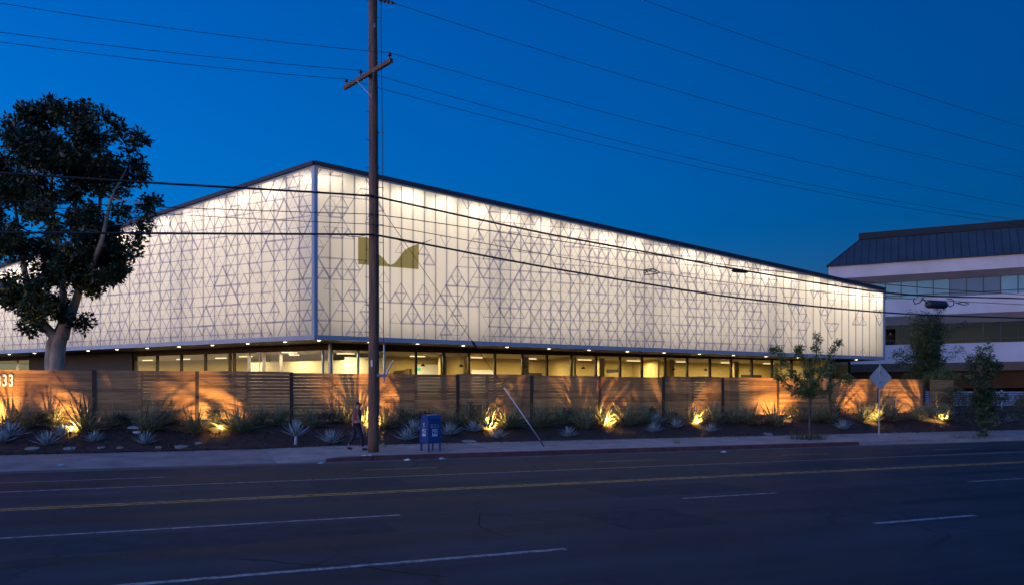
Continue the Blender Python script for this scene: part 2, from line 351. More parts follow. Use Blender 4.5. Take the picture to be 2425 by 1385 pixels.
for i in range(14):
    mb = MB(); x, y = wr.uniform(-8, 34), wr.uniform(8.2, 24.5); h_ = wr.choice((0.0, 0.0, 0.15, -0.15, 1.3)); prev = None; w_ = wr.uniform(.006, .016)
    for k in range(wr.randint(8, 26)):
        h_ += wr.gauss(0, .28); h_ *= 0.93; x += math.cos(h_)*.28; y += math.sin(h_)*.28
        if y > 25 or y < 7.5: break
        nx, ny = -math.sin(h_)*w_, math.cos(h_)*w_; cur = ((x-nx, y-ny, .003), (x+nx, y+ny, .003))
        if prev: mb.quad(prev[0], cur[0], cur[1], prev[1])
        prev = cur
    if mb.f: road_part('crack_seal', mb, M['tar'])
APR = 4.6                                             # the driveway apron ends here and the full kerb begins
def walk_z(s, n):
    full = 0.15 + 0.012*(n-KERB)
    k = smooth((s-APR+0.9)/1.5)
    low = 0.012 + (0.17-0.012)*smooth((n-KERB)/2.6)
    return k*full + (1-k)*low
sidewalk = struct('sidewalk', sheet(APR-1.6, 200, KERB+0.16, BEDN+0.2, 0, 0.5, 0.4, walk_z), M['concrete'])
apron = struct('driveway_apron', sheet(-60, APR-1.6, KERB-0.02, BEDN+0.2, 0, 1.0, 0.35, walk_z), M['apron'])
s = APR-1.55
while s < 58:
    for n0_, n1_ in ((KERB+0.17, KERB+2.4), (KERB+2.41, BEDN+0.1)):
        mb = MB(); e = s+1.52; g = 0.006; c4 = [(s+g, n0_), (e-g, n0_), (e-g, n1_-g), (s+g, n1_-g)]; dz_ = random.uniform(0.004, 0.009)
        mb.hexa([(a, b, walk_z(a, b)-0.05) for a, b in c4]+[(a, b, walk_z(a, b)+dz_) for a, b in c4]); o = mb.build('paving_slab', M['slab']); o.parent = sidewalk
    s += 1.53
kerb = struct('kerb', sheet(APR-1.6, 200, KERB+0.02, KERB+0.14, -0.02, 20, 1), M['concrete'])
s = APR-1.6; k = 0
while s < 120:
    L = 1.5 if k < 2 else 3.0; e = min(s+L, 120); mb = MB()
    z0 = walk_z(s, KERB+0.16)+0.004; z1 = walk_z(e, KERB+0.16)+0.004; g = 0.012
    mb.hexa([(s+g, KERB, -0.05), (e-g, KERB, -0.05), (e-g, KERB+0.165, -0.05), (s+g, KERB+0.165, -0.05),
             (s+g, KERB+0.02, z0), (e-g, KERB+0.02, z1), (e-g, KERB+0.165, z1), (s+g, KERB+0.165, z0)])
    o = mb.build('kerb_stone', M['red_kerb'] if s < 27 and k > 0 else M['concrete']); o.parent = kerb
    s = e; k += 1

def _h(x, y): return math.sin(x*1.7+y*2.3)*0.5 + math.sin(x*4.1-y*3.3+1.2)*0.3 + math.sin(x*9.3+y*7.7)*0.2
def bed_z(s, n):
    t = (n-BEDN)/(FENN-BEDN)
    return 0.20 + (YARD+0.0-0.20)*smooth(min(1, max(0, t))*0.93+0.0) + 0.03*_h(s, n)*smooth(t*4)
bed = struct('planting_bed', sheet(-20, 75, BEDN, FENN+0.6, 0, 0.35, 0.25, bed_z), M['mulch'], sm=True)
struct('yard', sheet(-60, 160, FENN+0.5, 160, YARD, 20, 20), M['dirt'])
def chips():
    mb = MB()
    for i in range(9000):
        s = random.uniform(-10, 50); n = random.uniform(BEDN-0.12, FENN-0.1) if random.random() > 0.03 else random.uniform(BEDN-0.7, BEDN)
        z = bed_z(s, n) if n > BEDN else walk_z(s, n); L = random.uniform(0.02, 0.07); w = random.uniform(0.008, 0.025)
        a = random.uniform(0, 6.28); t = random.uniform(-0.5, 0.5)
        X = Vector((math.cos(a), math.sin(a), t)).normalized(); Y = Vector((-math.sin(a), math.cos(a), random.uniform(-.4, .4)))
        c = Vector((s, n, z+0.012)); mb.quad(c-X*L-Y*w, c+X*L-Y*w, c+X*L+Y*w, c-X*L+Y*w)
    o = mb.build('bark_mulch', M['chip'], kind='stuff'); o.rotation_euler = (0, 0, PHI)
    o['label'] = 'loose brown bark mulch covering the planting bed'; o['category'] = 'mulch'
chips()
def bed_hit(u, v):
    r = ray(u, v); lo, hi = 15.0, 70.0
    for i in range(400):
        Y = 20 + i*0.1; p = EYE + r*Y; s_, n_ = sn(p)
        z = walk_z(s_, n_) if n_ < BEDN else bed_z(s_, min(n_, FENN-0.3))
        if p.z <= z or n_ > FENN-0.35:
            n_ = min(n_, FENN-0.35); q = W(s_, n_, 0); q.z = walk_z(s_, n_) if n_ < BEDN else bed_z(s_, n_); return q, Y
    return p, Y

# ------------------------------------------------------------------ the lit office building
C0 = at(745, HOR, 42.0); C0.z = 0
DL = Vector((-0.895, 0.446, 0)).normalized(); NL = Vector((0.446, 0.895, 0)).normalized()
LR, LL = 40.3, 38.0
ZB = {'r': lambda a: 5.10 - 0.35*a/40.3, 'l': lambda a: 5.10 - 0.1*a/27}
ZT = {'r': lambda a: 14.20 - 4.50*a/40.3, 'l': lambda a: 14.20 - 0.128*a}
DIR = {'r': D, 'l': DL}; NRM = {'r': N, 'l': NL}; LEN = {'r': LR, 'l': LL}
def fp(side, a, dep, z): return C0 + DIR[side]*a + NRM[side]*dep + Vector((0, 0, z))
_det = N.x*NL.y - N.y*NL.x
def corner_off(d): return C0 + Vector(((d*NL.y - N.y*d)/_det, (N.x*d - d*NL.x)/_det, 0))
def a0(d, side): return (corner_off(d) - C0).dot(DIR[side])        # where a line set back by d begins
bld = tag(empty('office_building', C0 + Vector((0, 0, YARD))), 'long building with glowing white translucent upper walls printed with triangles', 'building')

def area(name, loc, direction, sx, sy, power, color, parent=None, spread=180):
    l = bpy.data.lights.new(name, 'AREA'); l.shape = 'RECTANGLE'; l.size = sx; l.size_y = sy; l.energy = power; l.color = color; l.spread = R(spread)
    o = bpy.data.objects.new(name, l); COL.objects.link(o); o.location = loc
    return o
def orient(o, fwd, xaxis):                            # area lights shine along -Z; x axis along the strip
    z = -Vector(fwd).normalized(); x = (Vector(xaxis) - z*Vector(xaxis).dot(z)).normalized(); y = z.cross(x)
    o.rotation_euler = Matrix((x, y, z)).transposed().to_euler()

PW = {'r': 0.64, 'l': 0.86}
WARM = (1.0, 0.87, 0.67)
for side in 'rl':
    dr, nm, L, pw = DIR[side], NRM[side], LEN[side], PW[side]; zb, zt = ZB[side], ZT[side]
    start = 0.16; cnt = int((L-0.3)/pw); pwid = (L-0.3)/cnt
    for i in range(cnt):                              # translucent panels
        x0 = start+i*pwid+0.014; x1 = start+(i+1)*pwid-0.014; mb = MB()
        mb.hexa([fp(side, x0, 0.0, zb(x0)+0.22), fp(side, x1, 0.0, zb(x1)+0.22), fp(side, x1, 0.02, zb(x1)+0.22), fp(side, x0, 0.02, zb(x0)+0.22),
                 fp(side, x0, 0.0, zt(x0)-0.10), fp(side, x1, 0.0, zt(x1)-0.10), fp(side, x1, 0.02, zt(x1)-0.10), fp(side, x0, 0.02, zt(x0)-0.10)])
        # one skin only: the back face of a closed slab would halve the light
        mb.f = [mb.f[2] if side == 'r' else mb.f[2][::-1]] ; mb.build('wall_panel', M['panel'], bld)
        if i:
            xs = start+i*pwid; q = MB()
            q.hexa([fp(side, xs-0.009, -0.012, zb(xs)+0.2), fp(side, xs+0.009, -0.012, zb(xs)+0.2), fp(side, xs+0.009, 0.05, zb(xs)+0.2), fp(side, xs-0.009, 0.05, zb(xs)+0.2),
                    fp(side, xs-0.009, -0.012, zt(xs)-0.1), fp(side, xs+0.009, -0.012, zt(xs)-0.1), fp(side, xs+0.009, 0.05, zt(xs)-0.1), fp(side, xs-0.009, 0.05, zt(xs)-0.1)])
            q.build('panel_joint', M['seam'], bld)
    # printed triangle lattice
    ink = MB(); TOP = 14.2
    def clip(p, q, lo=start):
        ax, az = p; bx, bz = q; t0, t1 = 0.0, 1.0
        zb_s = (zb(L)-zb(0))/L; zt_s = (zt(L)-zt(0))/L
        for fa, fb in ((ax-lo, bx-lo), (L-0.16-ax, L-0.16-bx), (az-(zb(0)+0.24+zb_s*ax), bz-(zb(0)+0.24+zb_s*bx)), ((zt(0)-0.14+zt_s*ax)-az, (zt(0)-0.14+zt_s*bx)-bz)):
            if fa < 0 and fb < 0: return None
            if fa < 0: t0 = max(t0, fa/(fa-fb))
            elif fb < 0: t1 = min(t1, fa/(fa-fb))
        if t1-t0 < 0.02: return None
        return (ax+(bx-ax)*t0, az+(bz-az)*t0), (ax+(bx-ax)*t1, az+(bz-az)*t1)
    seen_e = {}
    def bar(p, q, w):
        key = (round(p[0], 2), round(p[1], 2), round(q[0], 2), round(q[1], 2)); key = min(key, key[2:]+key[:2])
        if key in seen_e: return
        seen_e[key] = 1
        c = clip(p, q)
        if not c: return
        (ax, az), (bx, bz) = c; l = math.hypot(bx-ax, bz-az); nx, nz = -(bz-az)/l*w/2, (bx-ax)/l*w/2
        e = -0.004
        ink.quad(fp(side, ax-nx, e, az-nz), fp(side, bx-nx, e, bz-nz), fp(side, bx+nx, e, bz+nz), fp(side, ax+nx, e, az+nz))
    rp = random.Random(5 if side == 'r' else 9)
    T = 0.64; H = 0.545
    def dens(a, z):
        if side == 'l': return 1.2 if a > 4.5 else 0.95
        k = 0.50
        if a > 8: k = 0.55 + 0.72*smooth((a-8)/4)
        if a > 25: k *= 1 - 0.90*smooth((a-25)/10)
        if 2 < a < 7.4 and z > 7.8: k *= 0.35
        return k
    def wid():
        x = rp.random(); return 0.032 if x < 0.28 else (0.065 if x < 0.65 else 0.105)
    rows = int(11/H)//2+2; cols = int(L/T)//2+3; base = 5.0
    for J in range(-1, rows):
        for I in range(-2, cols):
            for up in (0, 1):                          # a big triangle of four small ones
                y0 = base+2*H*(J+(0 if up else 1)); sg = 1 if up else -1
                x0 = start+2*T*I+(T if J % 2 else 0)+(0 if up else T)
                cx_, cz_ = x0+T, y0+sg*H*0.7
                if cx_ < -1 or cx_ > L+1: continue
                dd = dens(cx_, cz_); r_ = rp.random()
                A, B, Cc = (x0, y0), (x0+2*T, y0), (x0+T, y0+sg*2*H)
                ab, bc, ca = (x0+T, y0), (x0+1.5*T, y0+sg*H), (x0+0.5*T, y0+sg*H)
                if r_ < dd*0.78:                       # fully subdivided
                    for tri in ((A, ab, ca), (ab, B, bc), (ca, bc, Cc)):
                        if rp.random() < 0.05: continue
                        w_ = wid()
                        for a_, b_ in ((0, 1), (1, 2), (2, 0)): bar(tri[a_], tri[b_], w_ if rp.random() < 0.6 else wid())
                elif r_ < dd*0.95:                     # outline and one inner triangle
                    w_ = wid()
                    for a_, b_ in ((A, B), (B, Cc), (Cc, A)): bar(a_, b_, w_)
                    if rp.random() < 0.6: bar(ca, bc, 0.06)
                elif r_ < dd*0.95+0.20*(dd+0.12):      # a lone small triangle
                    tri = rp.choice([(A, ab, ca), (ab, B, bc), (ca, bc, Cc)])
                    for a_, b_ in ((0, 1), (1, 2), (2, 0)): bar(tri[a_], tri[b_], 0.036)
    ink.build('printed_pattern', M['ink'], bld, kind='stuff')
    # frame: bottom channel, top trim, backing wall, soffit
    def rail(name, mat, z0f, z1f, d0, d1, e0=0.0, e1=0.0):
        q = MB(); s_, e_ = a0(d0, side) if d0 > 0.3 else 0.0, L
        q.hexa([fp(side, s_+e0, d0, z0f(s_)), fp(side, e_+e1, d0, z0f(e_)), fp(side, e_+e1, d1, z0f(e_)), fp(side, s_+e0, d1, z0f(s_)),
                fp(side, s_+e0, d0, z1f(s_)), fp(side, e_+e1, d0, z1f(e_)), fp(side, e_+e1, d1, z1f(e_)), fp(side, s_+e0, d1, z1f(s_))])
        return q.build(name, mat, bld)
    rail('bottom_channel', M['steel'], lambda a: zb(a)-0.02, lambda a: zb(a)+0.12, -0.06, 0.10)
    rail('sill_rail', M['steel'], lambda a: zb(a)+0.125, lambda a: zb(a)+0.22, -0.03, 0.10)
    rail('roof_trim', M['trim_dark'], lambda a: zt(a)-0.02, lambda a: zt(a)+0.18, -0.16, 0.35)
    rail('top_rail', M['steel'], lambda a: zt(a)-0.12, lambda a: zt(a)-0.025, -0.05, 0.10)
    q = MB(); d = 1.0; s_ = a0(d, side)
    q.quad(fp(side, s_, d, zb(0)-0.02), fp(side, L, d, zb(L)-0.02), fp(side, L, d, zt(L)), fp(side, s_, d, zt(0))); q.build('backing_wall', M['cavity'], bld)
    q = MB(); d = 5.0; s_ = a0(d, side); e = 0.0 if side == 'r' else 0.006
    q.quad(fp(side, 0, 0.1, zb(0)-0.004-e), fp(side, L, 0.1, zb(L)-0.004-e), fp(side, L, d, zb(L)-0.004-e), fp(side, s_, d, zb(0)-0.004-e)); q.build('soffit', M['soffit'], bld)
    # lamps in the cavity: even backlight sheets and a row of short strips under the roof edge
    nseg = 4
    for i in range(nseg):
        x0 = s_*0.2+0.4+(L-0.8)*i/nseg; x1 = 0.4+(L-0.8)*(i+1)/nseg; xm = (x0+x1)/2; h = zt(x1)-zb(x1)-0.7
        o = area('backlight_sheet', fp(side, xm, 0.93, zb(xm)+0.35+h/2), -nm, x1-x0, h, 0.50*(x1-x0)*h, WARM)
        orient(o, -nm, dr); o.parent = bld; o.matrix_parent_inverse = MW[bld.name].inverted()
    x = 0.9; step = 2.05
    while x < L-0.4:
        o = area('strip_light', fp(side, x, 0.62, zt(x)-0.32), -nm, 1.3, 0.10, 3.6*random.uniform(0.75, 1.25), WARM)
        orient(o, (-nm*0.45+Vector((0, 0, -0.9))), dr); o.parent = bld; o.matrix_parent_inverse = MW[bld.name].inverted()
        x += step
    # recessed downlights
    x = 0.35 if side == 'r' else 2.7; k = 0
    while x < L-0.8:
        q = MB(); c = fp(side, x, 0.75, zb(x)-0.022); ring = [c + Vector((math.cos(t)*0.09, math.sin(t)*0.09, 0)) for t in [2*math.pi*j/14 for j in range(14)]]
        q.prism(ring, (0, 0, 0.012)); dlo = q.build('downlight', M['led'], bld)
        q = MB(); r2 = [c + Vector((math.cos(t)*0.12, math.sin(t)*0.12, 0.004)) for t in [2*math.pi*j/14 for j in range(14)]]; q.prism(r2, (0, 0, 0.012)); q.build('downlight_ring', M['alu'], dlo)
        x += 2.72
    # end wall
    q = MB(); q.quad(fp(side, L, 0, zb(L)), fp(side, L, 24, zb(L)), fp(side, L, 24, zt(L)), fp(side, L, 0, zt(L))); q.build('end_wall', M['cavity'], bld)
q = MB(); ax = (D, N, Vector((0, 0, 1)))                 # corner column: two plates
q.hexa([fp('r', -0.02, -0.05, 5.08), fp('r', 0.15, -0.05, 5.08), fp('r', 0.15, 0.06, 5.08), fp('r', 0.0, 0.06, 5.08),
        fp('r', -0.02, -0.05, 14.1), fp('r', 0.15, -0.05, 14.1), fp('r', 0.15, 0.06, 14.1), fp('r', 0.0, 0.06, 14.1)]); q.build('corner_plate', M['steel'], bld)
q = MB()
q.hexa([fp('l', 0.16, -0.05, 5.08), fp('l', -0.03, -0.055, 5.08), fp('l', -0.02, 0.055, 5.08), fp('l', 0.16, 0.06, 5.08),
        fp('l', 0.16, -0.05, 14.1), fp('l', -0.03, -0.055, 14.1), fp('l', -0.02, 0.055, 14.1), fp('l', 0.16, 0.06, 14.1)]); q.build('corner_plate', M['steel'], bld)
q = MB(); q.hexa([fp('r', LR-0.14, -0.05, 4.76), fp('r', LR+0.05, -0.05, 4.76), fp('r', LR+0.05, 0.3, 4.76), fp('r', LR-0.14, 0.3, 4.76),
                  fp('r', LR-0.14, -0.05, 9.65), fp('r', LR+0.05, -0.05, 9.65), fp('r', LR+0.05, 0.3, 9.65), fp('r', LR-0.14, 0.3, 9.65)]); q.build('end_column', M['steel'], bld)
q = MB(); top = [fp('r', 0, 0.2, 14.19), fp('r', LR, 0.2, ZT['r'](LR)), fp('r', LR, 24, ZT['r'](LR)), corner_off(24)+Vector((0, 0, 13)), fp('l', LL, 24, ZT['l'](LL)), fp('l', LL, 0.2, ZT['l'](LL))]
for i in range(1, 5): q.poly([top[0], top[i], top[i+1]])
q.build('roof', M['trim_dark'], bld)
# the olive mark on the wall
lg = MB(); pts = []
for u, v in ((848, 562), (872, 563), (880, 578), (890, 598), (898, 604), (908, 612), (917, 624), (925, 628), (934, 624), (943, 614), (950, 604), (957, 594), (966, 588), (980, 582), (992, 577), (991, 638), (920, 632), (848, 626)):
    pts.append(hitp(u, v, C0 - N*0.05, N))
lg.prism(pts, -N*0.004); lg.f = lg.f[:1]; lg.build('wall_emblem', M['olive'], bld)['label'] = 'olive cut-out mark with a rounded valley in its top edge'

# ground floor: glazing set back under the soffit
SB = 3.0; FL = YARD+0.07; GT = 4.72
def ga(side, u): p = hitp(u, 860, C0+NRM[side]*SB, NRM[side]); return (p-C0).dot(DIR[side])
def slab(side, x0, x1, d0, d1, z0, z1, name, mat, parent=bld):
    q = MB(); q.hexa([fp(side, x0, d0, z0), fp(side, x1, d0, z0), fp(side, x1, d1, z0), fp(side, x0, d1, z0),
                      fp(side, x0, d0, z1), fp(side, x1, d0, z1), fp(side, x1, d1, z1), fp(side, x0, d1, z1)]); return q.build(name, mat, parent)
def pane(side, x0, x1, mat='glass'):
    q = MB(); q.quad(fp(side, x0, SB, FL), fp(side, x1, SB, FL), fp(side, x1, SB, GT), fp(side, x0, SB, GT))
    if side == 'l': q.f = [q.f[0][::-1]]
    return q.build('window_pane', M[mat], bld)
ur = [765, 848, 910, 985, 1050, 1110, 1172, 1237, 1295, 1353, 1411, 1468, 1520, 1575, 1627, 1681, 1731, 1780, 1828, 1874, 1920, 1968, 2011]
gs = a0(SB, 'r'); xs = [gs+0.12] + [ga('r', u) for u in ur] + [37.6]
for i in range(len(xs)-1):
    pane('r', xs[i]+0.05, xs[i+1]-0.05)
for i, x in enumerate(xs[1:]): slab('r', x-0.055, x+0.055, SB-0.09, SB+0.09, FL, GT, 'mullion', M['alu'] if i < 3 else M['mullion'])
slab('r', gs+0.1, 37.66, SB-0.12, SB+0.12, GT, 5.2, 'window_header', M['soffit'])
gl = a0(SB, 'l'); ul = [695-30, 625, 590, 555, 545, 487, 430, 373, 320]
xl = [gl+0.12] + [ga('l', u) for u in ul]
for i in range(len(xl)-1): pane('l', xl[i]+0.04, xl[i+1]-0.04)
for i, x in enumerate(xl[1:]): slab('l', x-0.05, x+0.05, SB-0.09, SB+0.09, FL, GT, 'mullion', M['alu'] if i < 3 else M['mullion'])
x75, x41 = ga('l', 75), ga('l', 41)
slab('l', xl[-1]+0.05, x75, SB-0.2, SB+0.3, FL, 5.0, 'dark_wall', M['darkwall'])
pane('l', x75+0.05, x41-0.04); pane('l', x41+0.04, LL-1)
for x in (x75+0.02, x41): slab('l', x-0.05, x+0.05, SB-0.09, SB+0.09, FL, GT, 'mullion', M['alu'])
slab('l', gl+0.1, LL-0.5, SB-0.12, SB+0.12, GT, 5.03, 'window_header', M['soffit'])
cpt = corner_off(SB-0.05); q = MB(); q.tube([cpt+Vector((0, 0, FL)), cpt+Vector((0, 0, 5.1))], 0.13, 10); q.build('corner_post', M['alu'], bld)
# rooms behind the glass
DB = 9.0
slab('r', 5.2, 38.0, DB, DB+0.15, FL, 5.0, 'interior_wall', M['tan'])
slab('r', a0(DB-3.0, 'r'), 5.15, DB-3.0, DB-2.85, FL, 4.5, 'lobby_wall', M['lobby'])
slab('l', a0(DB-3.0, 'l'), 10.5, DB-3.0, DB-2.85, FL, 4.3, 'lobby_wall', M['lobby'])
slab('l', 13.6, LL, DB, DB+0.15, FL, 5.0, 'interior_wall', M['tan'])
slab('r', a0(DB+3, 'r'), 5.15, DB+3, DB+3.15, FL, 5.0, 'interior_wall', M['tan']); slab('l', a0(DB+3, 'l'), 13.5, DB+3, DB+3.15, FL, 5.0, 'interior_wall', M['tan'])
slab('r', 37.7, 37.85, SB+0.1, DB, FL, 5.0, 'interior_wall', M['tan'])
for side, e in (('r', 0.0), ('l', 0.008)):
    q = MB(); s_ = a0(SB+0.1, side); s2 = a0(DB+3, side); L = LEN[side]-0.6
    q.quad(fp(side, s_, SB+0.13, GT+0.03-e), fp(side, L, SB+0.13, GT+0.03-e), fp(side, L, DB+3, GT+0.03-e), fp(side, s2, DB+3, GT+0.03-e)); q.build('room_ceiling', M['ceil'], bld)
    q = MB(); q.quad(fp(side, s_, SB+0.1, FL-e), fp(side, L, SB+0.1, FL-e), fp(side, L, DB+3, FL-e), fp(side, s2, DB+3, FL-e)); q.build('room_floor', M['intfloor'], bld)
def room_or_fill_light(side, x, dep, sx, power, col=(1.0, 0.78, 0.42)):  # serves the lit rooms and the added fill lamps at far left
    sf = sx*random.uniform(0.35, 0.8); slab(side, x-sf/2, x+sf/2, dep-0.06, dep+0.06, GT-0.10, GT-0.04, 'room_or_fill_fixture', M['warm_lamp'])
    o = area('room_or_fill_light', fp(side, x, dep, GT-0.13), (0, 0, -1), sx, 0.3, power, col); orient(o, (0, 0, -1), DIR[side]); o.parent = bld; o.matrix_parent_inverse = MW[bld.name].inverted()
for x in (7.5, 11.5, 15.5, 19.5, 23.5, 27.5, 31.5, 35.5): room_or_fill_light('r', x, 6.6, 1.6, 40)
for x in (-0.6, 2.8): room_or_fill_light('r', x, 5.2, 1.5, 15, (1.0, 0.78, 0.42))
for x in (2.2, 6.0, 10.0): room_or_fill_light('l', x, 5.2, 1.5, 12, (1.0, 0.78, 0.42))
for x in (13.0, 16.5, 20.0): room_or_fill_light('l', x, 6.0, 1.6, 34, (1.0, 0.80, 0.46))  # added lamps: their glow in these bays stands in for reflected bright sky
for x in (24.5, 28, 32): room_or_fill_light('l', x, 6, 1.6, 50, (1.0, 0.84, 0.55))  # added lamps too, brightening the end panes in place of mirrored sky
rt_ = random.Random(17)
for x in (6.6, 10.2, 13.0, 17.7, 21.9, 24.8, 29.4, 33.6): slab('r', x, x+0.12, rt_.uniform(4.2, 6.2), DB-0.05, FL, rt_.choice((3.3, 3.8, GT)), 'partition', M['lobby' if rt_.random() < .4 else 'tan'])
for x in (8.0, 12.0, 16.2, 22.6, 27.2, 30.6, 34.8): slab('r', x, x+rt_.uniform(1.0, 2.2), DB-0.06, DB-0.02, rt_.uniform(1.9, 2.4), rt_.uniform(3.3, 4.3), 'wall_board', M['cavity' if rt_.random() < .45 else 'darkwall'])
for x in (7.3, 9.7, 14.0, 18.6, 20.9, 25.6, 28.3, 32.3, 35.9):
    q = MB(); c = fp('r', x, rt_.uniform(4.0, 5.4), GT-0.75); q.tube([c+Vector((0, 0, .72)), c+Vector((0, 0, .12))], .008, 4); q.tube([c+Vector((0, 0, .14)), c+Vector((0, 0, .10)), c], [.03, .08, .17], 12, False); pn = q.build('pendant_lamp', M['darkwall'], bld)
    q = MB(); q.prism([c+Vector((math.cos(t)*.10, math.sin(t)*.10, .03)) for t in [2*math.pi*j/10 for j in range(10)]], (0, 0, .02)); q.build('pendant_bulb', M['warm_lamp'], pn)
# interior bits: columns, a green exit sign, a door frame
for x in (8.9, 14.6, 20.3, 26.0, 31.7): slab('r', x-0.2, x+0.2, 5.6, 6.0, FL, GT, 'room_column', M['tan'])
p = hitp(990, 874, C0+N*3.6, N); q = MB(); q.box(p, (0.16, 0.02, 0.09), (D, N, Vector((0, 0, 1)))); q.build('exit_sign', M['exit'], bld)
for u in (620, 627, 633): x = ga('l', u); slab('l', x-0.02, x+0.02, SB-0.2, SB-0.16, FL, GT-0.1, 'door_handle', M['alu'])
slab('r', 36.9, 37.3, 2.2, 2.6, FL, 4.8, 'end_pier', M['lobby'])

# ------------------------------------------------------------------ the neighbouring office block
E2 = Vector((0.895, -0.446, 0)).normalized(); N2 = Vector((0.446, 0.895, 0)).normalized()
K2 = at(1962, HOR, 76.0); K2.z = 0
b2 = tag(empty('office_block', K2 + Vector((0, 0, YARD))), 'pale banded office block with dark metal mansard roof behind the lit building', 'building')
def p2(a, d, z): return K2 + E2*a + N2*d + Vector((0, 0, z))
LB = 34.0
def band2(z0, z1, z2, name, chamfer=1.3, x0=0.0):     # vertical face z1..z2, underside sloping back down to z0
    q = MB(); A = [(0, z1), (0, z2), (2.0, z2), (2.0, z0), (chamfer, z0)]
    q.v = [tuple(p2(x0 + (0.55 if (z == z0) else 0), d, z)) for d, z in A] + [tuple(p2(LB, d, z)) for d, z in A]
    n = 5; q.f = [tuple(range(n))[::-1], tuple(range(n, 2*n))] + [(k, (k+1) % n, n+(k+1) % n, n+k) for k in range(n)]
    q.build(name, M['stucco'], b2)
band2(12.75, 13.2, 14.35, 'upper_band'); band2(8.75, 9.45, 11.0, 'middle_band'); band2(4.45, 5.15, 6.85, 'lower_band')
def glass_row(z0, z1, kinds, name_mat, trans):
    x = 0.9; i = 0
    while x < LB-1.4:
        k = kinds(i); q = MB(); q.quad(p2(x+0.03, 1.5, z0), p2(x+1.29, 1.5, z0), p2(x+1.29, 1.5, z1), p2(x+0.03, 1.5, z1)); q.build('window_pane', M[k], b2)
        q = MB(); q.hexa([p2(x-0.04, 1.42, z0), p2(x+0.03, 1.42, z0), p2(x+0.03, 1.55, z0), p2(x-0.04, 1.55, z0), p2(x-0.04, 1.42, z1), p2(x+0.03, 1.42, z1), p2(x+0.03, 1.55, z1), p2(x-0.04, 1.55, z1)]); q.build('window_bar', M['winframe'], b2)
        x += 1.32; i += 1
    for z in (z0+0.45,):
        q = MB(); q.hexa([p2(0.6, 1.44, z), p2(LB, 1.44, z), p2(LB, 1.54, z), p2(0.6, 1.54, z), p2(0.6, 1.44, z+0.06), p2(LB, 1.44, z+0.06), p2(LB, 1.54, z+0.06), p2(0.6, 1.54, z+0.06)]); q.build('window_rail', M['winframe'], b2)
glass_row(11.0, 12.8, lambda i: 'violetglass' if 7 <= i <= 9 else 'tealglass', None, False)
glass_row(6.85, 8.75, lambda i: 'darkglass', None, True)
q = MB(); q.hexa([p2(0.6, 6, 6.6), p2(LB, 6, 6.6), p2(LB, 6.2, 6.6), p2(0.6, 6.2, 6.6), p2(0.6, 6, 9.0), p2(LB, 6, 9.0), p2(LB, 6.2, 9.0), p2(0.6, 6.2, 9.0)]); q.build('office_wall', M['darkwall'], b2)
for z in (6.86, 8.74):
    q = MB(); q.quad(p2(0.6, 1.5, z), p2(LB, 1.5, z), p2(LB, 6.2, z), p2(0.6, 6.2, z)); q.build('office_slab', M['void'], b2)
q = MB(); q.hexa([p2(0.6, 2.1, 4.4), p2(LB, 2.1, 4.4), p2(LB, 16, 4.4), p2(0.6, 16, 4.4), p2(0.6, 2.1, 6.6), p2(LB, 2.1, 6.6), p2(LB, 16, 6.6), p2(0.6, 16, 6.6)]); q.build('floor_slab', M['brownsoffit'], b2)
q = MB(); q.hexa([p2(-14, 3.2, 2.9), p2(LB, 3.2, 2.9), p2(LB, 3.6, 2.9), p2(-14, 3.6, 2.9), p2(-14, 1.8, 4.42), p2(LB, 1.8, 4.42), p2(LB, 3.6, 4.42), p2(-14, 3.6, 4.42)]); q.build('sloping_soffit', M['brownsoffit'], b2)
q = MB(); q.hexa([p2(-14, 6, YARD), p2(LB, 6, YARD), p2(LB, 6.3, YARD), p2(-14, 6.3, YARD), p2(-14, 6, 4.4), p2(LB, 6, 4.4), p2(LB, 6.3, 4.4), p2(-14, 6.3, 4.4)]); q.build('garage_wall', M['void'], b2)
q = MB(); q.hexa([p2(0.7, 2.1, 6.6), p2(0.9, 2.1, 6.6), p2(0.9, 20, 6.6), p2(0.7, 20, 6.6), p2(0.7, 2.1, 14.3), p2(0.9, 2.1, 14.3), p2(0.9, 20, 14.3), p2(0.7, 20, 14.3)]); q.build('side_wall', M['stucco'], b2)
ZE, ZR, SBK = 14.36, 17.2, 2.6
r0 = [p2(-0.15, -0.25, ZE), p2(LB, -0.25, ZE), p2(LB, SBK, ZR), p2(2.7, SBK, ZR), p2(-0.15, 18, ZE), p2(2.7, 15, ZR)]
q = MB(); q.quad(r0[0], r0[1], r0[2], r0[3]); q.quad(r0[4], r0[0], r0[3], r0[5]); q.quad(r0[3], r0[2], p2(LB, 15, ZR), r0[5]); q.poly([r0[0], r0[1], p2(LB, 18, ZE), r0[4]])
rf = q.build('mansard_roof', M['roofmetal'], b2)
for i in range(54):                                   # standing seams
    x = 0.3+i*0.63; t = 1.0 if x >= 2.7 else (x+0.15)/2.85
    if x > LB-0.1: break
    lo = p2(x, -0.25, ZE); hi = p2(x, -0.25+(SBK+0.25)*t, ZE+(ZR-ZE)*t); q = MB(); q.tube([lo+Vector((0, 0, 0.01)), hi+Vector((0, 0, 0.01))], 0.035, 4); q.build('roof_seam', M['trim_dark'], rf)
q = MB(); q.hexa([p2(2.5, SBK-0.15, ZR-0.05), p2(LB, SBK-0.15, ZR-0.05), p2(LB, SBK+0.3, ZR-0.05), p2(2.5, SBK+0.3, ZR-0.05),
                  p2(2.5, SBK-0.15, ZR+0.55), p2(LB, SBK-0.15, ZR+0.55), p2(LB, SBK+0.3, ZR+0.55), p2(2.5, SBK+0.3, ZR+0.55)]); q.build('ridge_fascia', M['roofcap'], rf)
